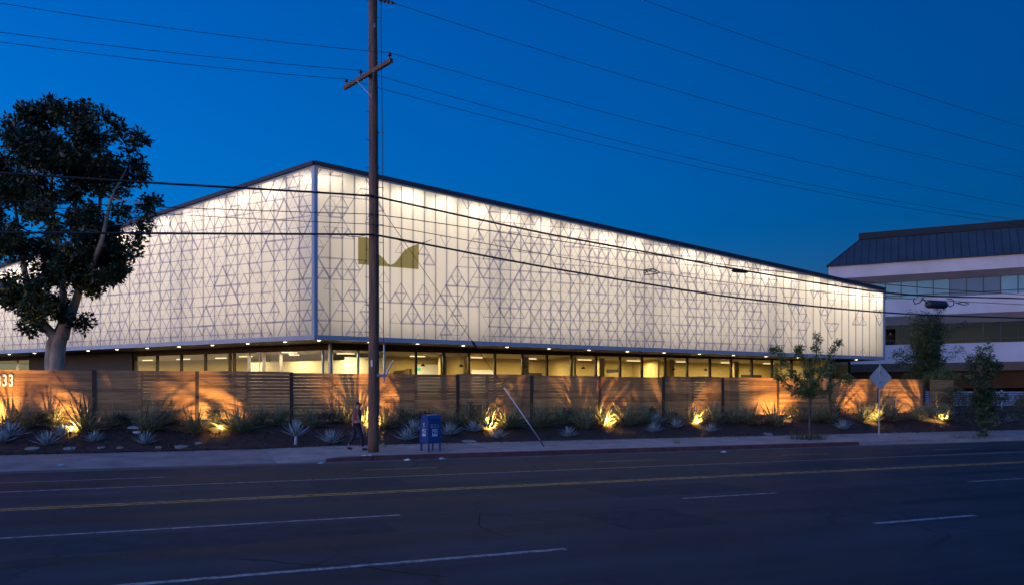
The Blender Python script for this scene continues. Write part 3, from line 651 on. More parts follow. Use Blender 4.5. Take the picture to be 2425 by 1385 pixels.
q = MB(); q.tube([p2(-0.15, -0.25, ZE+0.02), p2(2.7, SBK, ZR+0.02)], 0.06, 6); q.build('hip_cap', M['trim_dark'], rf)
o = area('office_light', p2(3.2, 4.2, 8.6), (0, 0, -1), 2.5, 1.5, 14, (1.0, 0.75, 0.42)); o.rotation_euler = (0, 0, 0); o.parent = b2; o.matrix_parent_inverse = MW[b2.name].inverted()
o = area('office_light', p2(12, 4.2, 8.6), (0, 0, -1), 2.0, 1.0, 5, (1.0, 0.75, 0.42)); o.parent = b2; o.matrix_parent_inverse = MW[b2.name].inverted()

# ------------------------------------------------------------------ cedar fence
FTOP, FBOT = 3.09, 1.13
fence = tag(empty('cedar_fence', W(-6.4, FENN, FBOT), PHI), 'long horizontal cedar slat fence along the back of the planting bed', 'fence')
P0, PS = -2.74, 3.65
rw = random.Random(3); slat_cache = {}
def slat(x0, x1, z, h, dy):
    L = round(x1-x0, 2); key = (L, round(h, 3))
    if key not in slat_cache:
        mb = MB(); mb.box((0, 0, 0), (L/2, 0.011, h/2)); slat_cache[key] = mb.mesh('slat', M['cedar'])
    o = bpy.data.objects.new('slat', slat_cache[key]); COL.objects.link(o); o.parent = fence
    o.location = ((x0+x1)/2+6.4, dy, z-FBOT)
NSL = 14; PITCH = (FTOP-FBOT)/NSL
for k in range(-2, 12):
    x0 = P0+k*PS+0.075; x1 = P0+(k+1)*PS-0.075; gap = 0.005 if k in (-1, 0, 8, 9) else 0.007
    if k in (1, 2): gap = 0.007
    dz = 0.03*math.sin(k*1.9)-0.004*k*0
    split = x0+(x1-x0)*rw.uniform(0.38, 0.62) if k < 5 else None
    for j in range(NSL):
        z = FBOT+(j+0.5)*PITCH+dz; h = PITCH-gap-rw.uniform(0, 0.004); dy = rw.uniform(-0.004, 0.004)
        if split and k >= -1: slat(x0, split-0.003, z, h, dy); slat(split+0.003, x1, z, h, rw.uniform(-0.004, 0.004))
        else: slat(x0, x1, z, h, dy)
    for xm in ([split] if split else [(x0+x1)/2]):
        mb = MB(); mb.box(W(xm, FENN+0.07, (FTOP+FBOT)/2-0.05), (0.05, 0.05, 1.0), (D, N, Vector((0, 0, 1)))); mb.build('back_post', M['post'], fence)
for k in range(-2, 13):
    xp = P0+k*PS; mb = MB(); mb.box(W(xp, FENN+0.005, (FTOP+FBOT)/2-0.12), (0.068, 0.055, 1.10), (D, N, Vector((0, 0, 1)))); mb.build('post', M['post'], fence)
ret = tag(empty('fence_return', W(41.3, FENN-0.25, FBOT), PHI), 'short cedar slat panel at the far right end of the fence', 'fence')
for j in range(NSL):
    mb = MB(); mb.box((0, 0, 0), (0.95, 0.011, (PITCH-0.012)/2)); o = bpy.data.objects.new('slat', mb.mesh('slat', M['cedar'])); COL.objects.link(o); o.parent = ret
    o.location = (0.95, 0, (j+0.5)*PITCH)
for x in (0.1, 1.8):
    mb = MB(); mb.box(W(41.3+x, FENN-0.18, 2.0), (0.05, 0.05, 1.05), (D, N, Vector((0, 0, 1)))); mb.build('post', M['post'], ret)
# house number
hn = tag(empty('address_number', hitn(26, 913, FENN-0.03)), 'white address digits mounted on the fence at the left edge', 'number')
for u in (-3.5, 11.5, 26.5):
    cu = bpy.data.curves.new('digit', 'FONT'); cu.body = '3'; cu.size = 0.60; cu.extrude = 0.012; cu.offset = 0.016; cu.align_x = 'CENTER'; cu.materials.append(M['digit'])
    o = bpy.data.objects.new('digit', cu); COL.objects.link(o)
    p = hitn(u, 913, FENN-0.035); o.location = p; o.scale = (0.56, 1, 1); o.rotation_euler = (R(90), 0, PHI)
    bpy.context.view_layer.update(); dm = bpy.data.meshes.new_from_object(o.evaluated_get(bpy.context.evaluated_depsgraph_get())); bpy.data.objects.remove(o)
    o = bpy.data.objects.new('digit', dm); COL.objects.link(o); o.location = p; o.scale = (0.56, 1, 1); o.rotation_euler = (R(90), 0, PHI)
    o.parent = hn; o.matrix_parent_inverse = MW[hn.name].inverted()

# ------------------------------------------------------------------ utility pole
PY = 27.55; PB = at(884, 1071, PY); PB.z = walk_z(*sn(PB))
pole = tag(empty('utility_pole', PB), 'tall brown wooden utility pole standing at the kerb', 'utility pole')
PT = 19.5
path = []; rad = []
for i in range(40):
    t = i/39; path.append(PB+Vector((0.02*math.sin(t*5), 0.015*math.sin(t*7), -0.05+t*PT))); rad.append(0.19-0.055*t+0.004*math.sin(i*2.1))
mb = MB(); mb.tube(path, rad, 20); mb.build('shaft', M['pole'], pole, smooth_=True)
def pz(v): return ZC+(HOR-v)/F*PY                     # height on the pole seen at image row v
aR = at(930, 151, PY-1.18); aL = at(819, 214, PY+1.18); zarm = (aR.z+aL.z)/2; aR.z = aL.z = zarm
adir = (aR-aL).normalized(); aperp = Vector((-adir.y, adir.x, 0)); off = Vector((0, -0.22, 0))
mb = MB(); mb.box((aR+aL)/2+off, ((aR-aL).length/2, 0.055, 0.065), (adir, aperp, Vector((0, 0, 1)))); arm = mb.build('crossarm', M['pole'], pole)
for t in (0.30, 0.68):
    a = aL.lerp(aR, t)+off-aperp*0.07; mb = MB(); mb.tube([a, PB+Vector((-0.02, -0.2, zarm-PB.z-0.75))], 0.016, 6); mb.build('brace', M['galv'], pole)
ins = []
for t in (0.04, 0.36, 0.96):
    a = aL.lerp(aR, t)+off+Vector((0, 0, 0.065)); prof = [(0, .016), (.10, .016), (.101, .055), (.13, .07), (.16, .045), (.165, .06), (.20, .05), (.225, .03)]
    mb = MB(); mb.tube([a+Vector((0, 0, h)) for h, r in prof], [r for h, r in prof], 10); mb.build('insulator', M['porcelain'], pole, smooth_=True); ins.append(a+Vector((0, 0, 0.215)))
a2 = PB+Vector((0, -0.2, 16.55-PB.z)); mb = MB(); mb.box(a2+Vector((0, 0, 0.0)), (1.5, 0.055, 0.065), (adir, aperp, Vector((0, 0, 1)))); mb.build('upper_crossarm', M['pole'], pole)
de = at(938, 10, PY-0.4)
mb = MB(); q0 = PB+Vector((0.17, -0.1, pz(2)-PB.z)); pth = [q0.lerp(de, t/10) for t in range(11)]; mb.tube(pth, [0.02, 0.05, 0.07, 0.04, 0.07, 0.04, 0.07, 0.04, 0.06, 0.03, 0.02], 8); mb.build('dead_end_insulator', M['porcelain'], pole)
mb = MB(); rz_ = [(903, 0), (902, 60), (903, 150), (905, 260), (906, 400), (908, 610), (908, 760), (909, 860), (910, 905)]
mb.tube([at(u, v, PY-0.05) for u, v in rz_], 0.014, 6); mb.build('riser_cable', M['wire'], pole)
mb = MB(); mb.tube([at(909.5, 815, PY-0.05), at(910, 870, PY-0.05), at(909, 905, PY-0.05)], 0.03, 8)
mb.build('riser_conduit', M['galv'], pole)
for v in (42, 150, 315, 397, 445, 533, 575, 730):
    mb = MB(); mb.tube([at(893, v, PY), at(909, v, PY-0.05)], 0.012, 5); mb.build('standoff', M['galv'], pole)
for v in (3, 265, 331, 397, 461, 528, 592, 657, 722, 786, 851):
    mb = MB(); mb.tube([at(876, v, PY), at(866, v, PY-0.03), at(865, v-3, PY-0.03)], 0.010, 5); mb.build('climbing_step', M['darkiron'], pole)
for v, h, dx in ((66, 0.14, 0), (860, 0.22, 0.0)):
    mb = MB(); ring = []
    r_ = 0.19-0.055*(pz(v)-PB.z)/PT+0.006
    for k in range(7 if h < 0.2 else 3): th = R(-150+k*16 if h < 0.2 else -105+k*8); ring.append((math.cos(th)*r_, math.sin(th)*r_))
    for k in range(len(ring)-1):
        a, b = ring[k], ring[k+1]; z0 = pz(v)-h/2
        mb.quad((PB.x+a[0], PB.y+a[1], z0), (PB.x+b[0], PB.y+b[1], z0), (PB.x+b[0], PB.y+b[1], z0+h), (PB.x+a[0], PB.y+a[1], z0+h))
    mb.build('pole_tag', M['galv'] if h < 0.2 else M['white'], pole)
mb = MB(); mb.tube([at(893, 888, PY-0.1), at(914, 889, PY-0.1)], 0.05, 6); mb.tube([at(913, 893, PY-0.1), at(917, 877, PY-0.1), at(932, 852, PY-0.1)], 0.03, 6); mb.build('steel_bracket', M['galv'], pole)

def wire(label, pts, r, name='overhead_wire', extra=0.0):
    P = [Vector(p) for p in pts]; out = []
    k = len(P)                                        # Lagrange curve through the given points
    ts = [0.0]
    for i in range(1, k): ts.append(ts[-1]+(Vector((P[i].x, P[i].y, 0))-Vector((P[i-1].x, P[i-1].y, 0))).length)
    T = ts[-1]
    for i in range(49):
        t = (i/48)*(T+extra); v = Vector((0, 0, 0))
        if k == 3:
            for a in range(3):
                w = 1.0
                for b in range(3):
                    if b != a: w *= (t-ts[b])/(ts[a]-ts[b])
                v += P[a]*w
        else:
            j = max(0, min(k-2, next((m for m in range(k-1) if t <= ts[m+1]), k-2))); f = (t-ts[j])/(ts[j+1]-ts[j])
            p0, p1, p2_, p3 = P[max(j-1, 0)], P[j], P[j+1], P[min(j+2, k-1)]
            m1 = (p2_-p0)/max(1e-6, ts[j+1]-ts[max(j-1, 0)])*(ts[j+1]-ts[j]); m2 = (p3-p1)/max(1e-6, ts[min(j+2, k-1)]-ts[j])*(ts[j+1]-ts[j])
            if f > 1: v = P[-1]+(P[-1]-P[-2])/(ts[-1]-ts[-2])*(t-ts[-1])
            else: v = p1*(2*f**3-3*f**2+1)+m1*(f**3-2*f**2+f)+p2_*(-2*f**3+3*f**2)+m2*(f**3-f**2)
        out.append(v)
    mb = MB(); mb.tube(out, r, 6); o = mb.build(name, M['wire'], smooth_=True)
    return tag(o, label, 'wire', 'overhead lines')
def yr(u, n=27.2): k_ = 0.9208/0.3899; uu = (u-CX)/F; t = (uu*k_+1)/(k_-uu); return n*(0.9208+0.3899*t)   # depth of the pole line at column u
def line(label, pts, r, start=None, **kw):
    P = [at(u, v, yr(u)) for u, v in pts]
    if start is not None: P[0] = start
    return wire(label, P, r, extra=8.0, **kw)
line('thin power wire leaving the crossarm near end towards the right', [(928, 146), (1831, 366), (2425, 490)], 0.0085, ins[2])
line('thin power wire leaving the middle crossarm insulator towards the right', [(862, 184), (1831, 420), (2425, 523)], 0.0085, ins[1])
line('thin power wire leaving the far crossarm end towards the right', [(824, 205), (1831, 434), (2425, 534)], 0.0085, ins[0])
line('thin power wire from the near crossarm end to the upper left', [(928, 146), (450, 74), (0, 8)], 0.0085, ins[2])
line('thin power wire from the middle crossarm insulator to the left edge', [(862, 184), (430, 128), (0, 77)], 0.0085, ins[1])
line('thin power wire from the far crossarm end to the left edge', [(824, 205), (430, 152), (0, 100)], 0.0085, ins[0])
line('high wire from the pole top insulator down to the right', [(938, 10), (1831, 280), (2425, 421)], 0.009, de)
line('second highest wire crossing the upper right sky', [(1150, -34), (1844, 197), (2425, 361)], 0.009)
line('topmost wire crossing the upper right corner of the sky', [(1350, -62), (1963, 154), (2425, 302)], 0.009)
pf = PY-0.22
def pl(v): return at(884, v, pf)
line('thick black cable from the pole across the upper part of the lit wall', [(884, 465), (960, 482), (1270, 549), (1560, 603), (1756, 640), (2120, 695), (2425, 707)], 0.034, pl(465))
line('thick black cable crossing in front of the tree towards the pole', [(884, 465), (745, 456), (350, 433), (0, 410)], 0.034, pl(465))
line('thin cable just under the upper thick cable right of the pole', [(884, 508), (960, 518), (1270, 563), (1560, 606), (1883, 648), (2138, 677), (2425, 698)], 0.015, pl(508))
line('thin cable between the two thick cables left of the pole', [(884, 508), (600, 499), (250, 486), (0, 474)], 0.013, pl(508))
line('lower thin cable that carries a looped coil over the lit wall', [(884, 532), (960, 543), (1258, 597), (1525, 641), (1776, 675), (2093, 704), (2425, 721)], 0.013, pl(532))
line('lower thin cable between the thick cables left of the pole', [(884, 532), (600, 519), (260, 500), (0, 488)], 0.011, pl(532))
line('lowest thick black cable sagging across the lit wall to the right', [(884, 556), (960, 570), (1270, 629), (1560, 677), (1756, 706), (2113, 741), (2425, 753)], 0.034, pl(556))
line('lowest thick black cable running level from the tree to the pole', [(884, 556), (745, 555), (350, 553), (0, 551)], 0.034, pl(556))
# lashing slack, coil and splice case hung on the cables
for (pts, nm, lb) in (([(920, 562), (960, 574), (985, 577), (1005, 575), (1022, 568)], 'slack_loop', 'short slack loop under the lowest cable right of the pole'),
                      ([(815, 556), (828, 561), (850, 561), (872, 556)], 'slack_loop', 'short slack loop on the lowest cable left of the pole'),
                      ([(1334, 640), (1345, 650), (1365, 652), (1378, 647)], 'slack_loop', 'small slack loop under the lowest cable over the lit wall')):
    mb = MB(); mb.tube([at(u, v, yr(u)-0.03) for u, v in pts], 0.011, 6); tag(mb.build(nm, M['wire']), lb, 'cable', 'overhead lines')
coil = [(1525, 648), (1526, 640), (1536, 638), (1546, 637), (1556, 641), (1563, 646), (1556, 648), (1540, 650), (1525, 651), (1530, 645), (1545, 638)]
mb = MB(); mb.tube([at(u, v, yr(u)) for u, v in coil], 0.022, 6); tag(mb.build('cable_coil', M['wire']), 'small looped cable coil hanging on the thin cable over the lit wall', 'cable')
mb = MB(); a = at(1733, 641, yr(1733)); b = at(1772, 644, yr(1772)); mb.tube([a, a.lerp(b, .15), a.lerp(b, .85), b], [0.03, 0.075, 0.075, 0.03], 8); tag(mb.build('cable_sleeve', M['wire']), 'slim black splice sleeve clamped on the upper thick cable', 'splice sleeve')
sp = tag(empty('splice_case', at(2217, 735, yr(2217))), 'dark cylindrical splice case hanging on looped cables right of the lit wall', 'splice case')
a = at(2195, 720, yr(2195)); b = at(2240, 722, yr(2240)); mb = MB(); mb.tube([a, a.lerp(b, .04), a.lerp(b, .12), a.lerp(b, .88), a.lerp(b, .96), b], [0.10, 0.17, 0.19, 0.19, 0.17, 0.10], 16); mb.build('case_body', M['darkiron'], sp, smooth_=True)
for pts in ([(2188, 705), (2178, 716), (2167, 720), (2163, 712), (2166, 705)], [(2182, 705), (2190, 712), (2196, 718)], [(2240, 718), (2250, 726), (2258, 722), (2259, 712), (2252, 708), (2243, 707)], [(2268, 718), (2280, 714), (2295, 719), (2284, 722), (2262, 717)]):
    mb = MB(); mb.tube([at(u, v, yr(u)) for u, v in pts], 0.024, 6); mb.build('case_lead', M['wire'], sp)
# guy wire with its pale guard
ga_ = hitz(1290, 1057, 0.17); gp = PB+Vector((0.15, 0.05, pz(482)-PB.z))
gw = tag(empty('guy_wire', ga_), 'slanting guy wire with pale guard tube anchored in the sidewalk', 'guy wire')
mb = MB(); mb.tube([gp, ga_], 0.010, 6); mb.build('strand', M['wire'], gw)
mb = MB(); t0 = 0.70; mb.tube([gp.lerp(ga_, 0.735), gp.lerp(ga_, 0.97)], 0.023, 10); mb.build('guard_tube', M['guard'], gw, smooth_=True)
mb = MB(); c = gp.lerp(ga_, 0.55); mb.tube([gp.lerp(ga_, 0.535), gp.lerp(ga_, 0.545), gp.lerp(ga_, 0.56), gp.lerp(ga_, 0.57)], [0.015, 0.045, 0.045, 0.015], 8); mb.build('guy_insulator', M['porcelain'], gw)
mb = MB(); mb.tube([gp.lerp(ga_, 0.95), ga_+Vector((0, 0, -0.05))], 0.018, 6); mb.build('anchor_rod', M['darkiron'], gw)

# ------------------------------------------------------------------ mailbox
mp_ = hitz(1020, 1067, 0.17); mz = walk_z(*sn(mp_))
mbx = tag(empty('mailbox', (mp_.x, mp_.y, mz), R(38)), 'blue rounded-top street collection mailbox standing on the sidewalk', 'mailbox')
def lp(mbld, name, mat, sm=False):
    o = bpy.data.objects.new(name, mbld.mesh(name, mat, sm)); COL.objects.link(o); o.parent = mbx; return o
hw, hd, z0, z1 = 0.26, 0.265, 0.29, 1.02
prof = [(-hd, z0), (hd, z0), (hd, z1)] + [(hd*math.cos(t), z1+0.265*math.sin(t)) for t in [math.pi*k/14 for k in range(1, 14)]] + [(-hd, z1)]
mb = MB(); mb.prism([(-hw, y, z) for y, z in prof], (2*hw, 0, 0)); lp(mb, 'body', M['blue'])
for sx in (-1, 1):                                    # raised rims on both sides
    mb = MB(); outer = [(y*1.02, z) for y, z in prof]; rim = [Vector((sx*(hw+0.004), y, z)) for y, z in outer[1:]]
    mb.tube(rim, 0.014, 6, False); lp(mb, 'side_rim', M['blue'])
mb = MB(); mb.box((0, -hd-0.012, 1.02), (0.21, 0.012, 0.012)); mb.box((0, -hd*0.93-0.01, 1.13), (0.2, 0.012, 0.012)); lp(mb, 'pull_handle', M['blue'])
for sx in (-1, 1):
    for sy in (-1, 1):
        mb = MB(); mb.box((sx*(hw-0.03), sy*(hd-0.03), 0.145), (0.022, 0.022, 0.147)); mb.box((sx*(hw-0.03), sy*(hd-0.03), 0.006), (0.045, 0.045, 0.006)); lp(mb, 'leg', M['blue'])
# white emblem plates on the front (-Y) and the left side (-X): dark field, white eagle-like wedge strokes, grey text bar
def emblem(face):
    f = (lambda x, z, e=0.0: (x, -hd-0.004-e, z)) if face == 'front' else (lambda x, z, e=0.0: (-hw-0.020-e, -x, z))
    mb = MB(); s_ = 0.105; zc_ = 0.66
    mb.prism([f(-s_, zc_-0.125), f(s_, zc_-0.125), f(s_, zc_+0.125), f(-s_, zc_+0.125)], Vector(f(0, 0, 0.002))-Vector(f(0, 0))); pl_ = lp(mb, 'emblem_plate', M['white'])
    def shape(pts, mat, e):
        q = MB(); q.prism([f(x, zc_+z, e) for x, z in pts], Vector(f(0, 0, 0.002))-Vector(f(0, 0))); o = q.build('emblem_mark', M[mat]); o.parent = pl_
    shape([(-0.088, -0.05), (0.088, -0.05), (0.088, 0.105), (-0.088, 0.105)], 'blue', 0.004)
    shape([(-0.085, 0.075), (0.0, 0.082), (0.055, 0.055), (0.085, 0.03), (0.045, 0.038), (-0.01, 0.05), (-0.075, 0.055)], 'white', 0.007)
    shape([(-0.055, 0.04), (0.03, 0.018), (-0.015, -0.005), (-0.07, -0.035), (-0.02, -0.03), (0.05, 0.005), (0.07, 0.02), (0.0, 0.035)], 'white', 0.007)
    for k in range(4): shape([(-0.08+k*0.042, -0.10), (-0.05+k*0.042, -0.10), (-0.05+k*0.042, -0.075), (-0.08+k*0.042, -0.075)], 'galv', 0.004)
emblem('front'); emblem('side')
mb = MB(); rg = random.Random(4)
for r_ in range(2):
    x = -0.17
    while x < 0.15:
        w = rg.uniform(0.02, 0.045); z = 0.93-r_*0.07
        pts = [Vector((x+w*rg.random(), -hd-0.006, z+rg.uniform(-0.03, 0.035))) for _ in range(4)]; mb.tube(pts, 0.0045, 4); x += w+0.008
lp(mb, 'graffiti_tag', M['graffiti'])
mb = MB(); mb.box((-hw-0.021, 0.0, 0.98), (0.003, 0.05, 0.012)); mb.box((-hw-0.021, 0.0, 0.93), (0.003, 0.018, 0.05)); mb.box((-hw-0.021, 0.03, 0.95), (0.003, 0.02, 0.01)); mb.box((-hw-0.021, 0, 0.86), (0.003, 0.04, 0.010)); lp(mb, 'side_sticker', M['graffiti'])

# ------------------------------------------------------------------ person walking on the sidewalk
pp = hitz(845, 1066, 0.17); pp.z = walk_z(*sn(pp))
per = tag(empty('person', pp, PHI), 'person in dark trousers and reddish top walking left of the pole', 'person')
def skin(name, verts, edges, radii, mat, root=0, sub=2):
    m = bpy.data.meshes.new(name); m.from_pydata(verts, edges, []); m.materials.append(mat); m.update()
    o = bpy.data.objects.new(name, m); COL.objects.link(o); o.parent = per
    md = o.modifiers.new('skin', 'SKIN'); md.use_smooth_shade = True
    for i, r_ in enumerate(radii):
        sv = m.skin_vertices[0].data[i]; sv.radius = (r_, r_) if not hasattr(r_, '__len__') else r_; sv.use_root = (i == root)
    s2 = o.modifiers.new('sub', 'SUBSURF'); s2.levels = sub; s2.render_levels = sub; return o
# faces +X (walks right), mid-stride; y is towards the building
def bodyskin():
    v = [(0, 0, 0.95), (0.01, 0, 1.12), (0.02, 0, 1.32), (0.03, 0, 1.45), (0.05, 0, 1.53), (0.075, 0, 1.60), (0.08, 0, 1.68),
         (0.02, -0.17, 1.41), (0.0, -0.21, 1.15), (0.12, -0.20, 0.93), (0.16, -0.195, 0.86), (0.02, 0.17, 1.41), (-0.10, 0.21, 1.17), (-0.10, 0.20, 0.93), (-0.08, 0.195, 0.85),
         (0.0, -0.09, 0.90), (0.14, -0.10, 0.50), (0.20, -0.10, 0.10), (0.0, 0.09, 0.90), (-0.08, 0.10, 0.50), (-0.28, 0.10, 0.16)]
    e = [(0,1),(1,2),(2,3),(3,4),(4,5),(5,6),(3,7),(7,8),(8,9),(9,10),(3,11),(11,12),(12,13),(13,14),(0,15),(15,16),(16,17),(0,18),(18,19),(19,20)]
    r = [(.12,.14),(.10,.125),(.11,.15),(.06,.07),.052,(.085,.072),(.075,.065),.055,.042,.033,.03,.055,.042,.033,.03,.08,.055,.04,.08,.055,.04]
    return skin('body', v, e, r, M['skin'])
bodyskin()
skin('shirt', [(0, 0, 0.98), (0.01, 0, 1.15), (0.02, 0, 1.33), (0.03, 0, 1.44), (0.02, -0.17, 1.41), (0.0, -0.205, 1.22), (0.02, 0.17, 1.41), (-0.07, 0.20, 1.24)],
     [(0,1),(1,2),(2,3),(3,4),(4,5),(3,6),(6,7)], [(.145,.165),(.125,.15),(.13,.17),(.075,.085),.07,.06,.07,.06], M['shirt'])
skin('trousers', [(0, 0, 0.97), (0.0, -0.09, 0.88), (0.14, -0.10, 0.50), (0.195, -0.10, 0.12), (0.0, 0.09, 0.88), (-0.08, 0.10, 0.50), (-0.26, 0.10, 0.19)],
     [(0,1),(1,2),(2,3),(0,4),(4,5),(5,6)], [(.14,.16),.105,.078,.062,.105,.078,.062], M['trousers'])
skin('hair', [(0.06, 0, 1.70), (0.04, 0, 1.66), (0.015, 0, 1.60)], [(0,1),(1,2)], [(.085,.085),(.10,.09),(.075,.08)], M['hair'])
for x, y, z, p_ in ((0.20, -0.10, 0.045, 0), (-0.30, 0.10, 0.09, 0.5)):
    skin('shoe', [(x-0.04, y, z), (x+0.08, y, z-0.005-0.03*p_), (x+0.17, y, z-0.015-0.05*p_)], [(0,1),(1,2)], [.05,.05,.035], M['shoe'], sub=1)
for y, x, z, sg in ((-0.195, 0.17, 0.84, 1), (0.195, -0.07, 0.83, 1)):
    for k, (dx, dz, L) in enumerate(((0.030, -0.02, .06), (0.018, -0.03, .085), (0.004, -0.03, .09), (-0.010, -0.03, .085), (-0.022, -0.028, .07))):
        skin('finger', [(x+dx*0.6, y, z+0.02), (x+dx, y, z+dz), (x+dx+0.012, y, z+dz-L*0.6), (x+dx+0.022, y+0.006, z+dz-L)], [(0,1),(1,2),(2,3)], [.012,.010,.009,.007], M['skin'], sub=1)
fc = MB()
for sy in (-1, 1): fc.tube([(0.145, sy*0.03, 1.655), (0.158, sy*0.03, 1.655)], 0.011, 8)
fc.build('eye', M['hair']).parent = per
nb = MB(); nb.tube([(0.145, 0, 1.66), (0.175, 0, 1.62), (0.150, 0, 1.605)], [.008, .016, .01], 8); nb.build('nose', M['skin']).parent = per

# ------------------------------------------------------------------ planting
def strap_leaf(V, Fc, base, az, el, L, w, droop, seg=6, fold=0.3):
    d = Vector((math.cos(az)*math.cos(el), math.sin(az)*math.cos(el), math.sin(el))); side = Vector((-math.sin(az), math.cos(az), 0))
    p = Vector(base); i0 = len(V)
    for k in range(seg+1):
        t = k/seg; ww = w*(0.55+0.9*t if t < 0.35 else (1-t)**0.8*1.25)*0.9
        up = side.cross(d).normalized()
        V += [tuple(p-side*ww+up*ww*fold), tuple(p), tuple(p+side*ww+up*ww*fold)]
        d = (d+Vector((0, 0, -droop*(0.3+t)/seg))).normalized(); p = p+d*(L/seg)
    for k in range(seg):
        a = i0+3*k; Fc += [(a, a+1, a+4, a+3), (a+1, a+2, a+5, a+4)]
def plant_mesh(kind, seed):
    r_ = random.Random(seed); mb = MB()
    if kind == 'flax':
        for i in range(95):
            az = r_.uniform(0, 6.283); el = R(88-r_.random()**0.7*72); L = r_.uniform(0.62, 1.12)*(1.0 if el > 0.9 else 0.9)
            strap_leaf(mb.v, mb.f, (r_.gauss(0, .06), r_.gauss(0, .06), 0), az, el, L, r_.uniform(.017, .03), r_.uniform(.15, 1.1)*(1.4-el*0.6), 7)
    else:
        for i in range(34):
            f = i/34; az = i*2.4+r_.uniform(-.2, .2); el = R(82-f*68+r_.uniform(-7, 7)); L = r_.uniform(0.8, 1.05)*(0.75+0.25*f)
            strap_leaf(mb.v, mb.f, (0, 0, 0.02), az, el, L, r_.uniform(.045, .06), r_.uniform(-0.1, 0.35), 5, 0.5)
    return mb.mesh(kind+'_leaves', M['flax' if kind == 'flax' else 'agave'])
def ground_cover():
    mb = MB(); g_ = random.Random(77)
    for i in range(420):
        s0 = g_.uniform(-9, 48); n0 = BEDN+0.2+g_.random()**1.3*3.2; z0 = bed_z(s0, n0); k = g_.uniform(.5, 1.2)
        for j in range(9): strap_leaf(mb.v, mb.f, (s0+g_.gauss(0, .05), n0+g_.gauss(0, .05), z0), g_.uniform(0, 6.28), R(g_.uniform(20, 80)), .20*k*g_.uniform(.5, 1.1), .012, g_.uniform(.3, 1.6), 3)
    o = mb.build('ground_cover', M['cover'], kind='stuff'); o.rotation_euler = (0, 0, PHI); o['label'] = 'sparse low green seedlings scattered over the mulch'; o['category'] = 'ground cover'
ground_cover()
FLAX = [plant_mesh('flax', s_) for s_ in (1, 2, 3, 4)]; AGAVE = [plant_mesh('agave', s_) for s_ in (11, 12, 13)]
flax_list = [(62, 1012, 56, 0), (203, 1022, 84, 1), (350, 1022, 74, 0), (461, 1024, 58, 0), (566, 1024, 76, 1), (662, 1006, 52, 0), (815, 1000, 48, 0), (862, 1008, 46, 0), (914, 1012, 56, 1),
             (1071, 1008, 46, 0), (1153, 1015, 58, 0), (1206, 1012, 64, 1), (1280, 1008, 60, 0), (1383, 1014, 54, 0), (1429, 1006, 62, 0), (1484, 1006, 58, 1), (1641, 1002, 48, 0), (1692, 1002, 48, 1),
             (1773, 1003, 50, 0), (1836, 1008, 58, 0), (1899, 995, 26, 1), (1961, 1000, 50, 0), (2040, 998, 50, 0), (2110, 996, 52, 1), (2173, 993, 40, 0), (2234, 996, 44, 1), (16, 1006, 50, 0), (130, 1010, 44, 0), (270, 1006, 46, 0), (410, 1004, 44, 0), (612, 1002, 46, 0), (735, 1010, 50, 0), (958, 1002, 44, 0), (1030, 1000, 42, 0), (1110, 1000, 48, 0), (1330, 1002, 46, 0), (1530, 1000, 46, 0), (1590, 1000, 42, 0), (1735, 998, 42, 0), (1930, 998, 40, 0), (2075, 996, 44, 0)]
flax_list.sort()
rp = random.Random(21)
for i, (u, v, h, lit) in enumerate(flax_list):
    p, Y = bed_hit(u, v); o = bpy.data.objects.new('flax_plant', FLAX[i % 4]); COL.objects.link(o); o.location = p-Vector((0, 0, 0.03)); o.rotation_euler = (0, 0, rp.uniform(0, 6.28))
    k = h*p.y/F/0.76; o.scale = (k*1.12, k*1.12, k)
    tag(o, ('spotlit ' if lit else '')+'spiky green flax plant, '+ORD[i+1]+' flax from the left along the fence', 'plant', 'flax plants in the bed')
ag_list = [(3, 1050, 36), (22, 1038, 46), (110, 1055, 40), (146, 1034, 32), (222, 1047, 32), (343, 1052, 36), (700, 1052, 44), (782, 1051, 40), (847, 1038, 30), (964, 1044, 34), (979, 1024, 36),
           (1065, 1031, 36), (1123, 1024, 32), (1180, 1038, 28), (1346, 1034, 28), (1547, 1024, 28), (1554, 1004, 32), (1602, 1014, 28), (1682, 1022, 24), (1996, 1017, 28), (2350, 1004, 26), (2395, 1000, 26)]
for i, (u, v, h) in enumerate(ag_list):
    p, Y = bed_hit(u, v); o = bpy.data.objects.new('agave_plant', AGAVE[i % 3]); COL.objects.link(o); o.location = p; o.rotation_euler = (0, 0, rp.uniform(0, 6.28))
    k = h*p.y/F/0.78; o.scale = (k, k, k)
    if i == 6:
        o.location.z += 0.28; mb = MB(); mb.tube([p-Vector((0, 0, .05)), p+Vector((0.02, 0, .33))], [0.07, 0.05], 8); st = mb.build('stem', M['agave']); st.parent = o
        st.matrix_parent_inverse = (Matrix.Translation(o.location) @ o.rotation_euler.to_matrix().to_4x4() @ Matrix.Diagonal((k, k, k, 1))).inverted()
    tag(o, 'blue-grey rosette agave, '+ORD[i+1]+' agave from the left in the bed'+(', raised on a stem' if i == 6 else ''), 'plant', 'agaves in the bed')

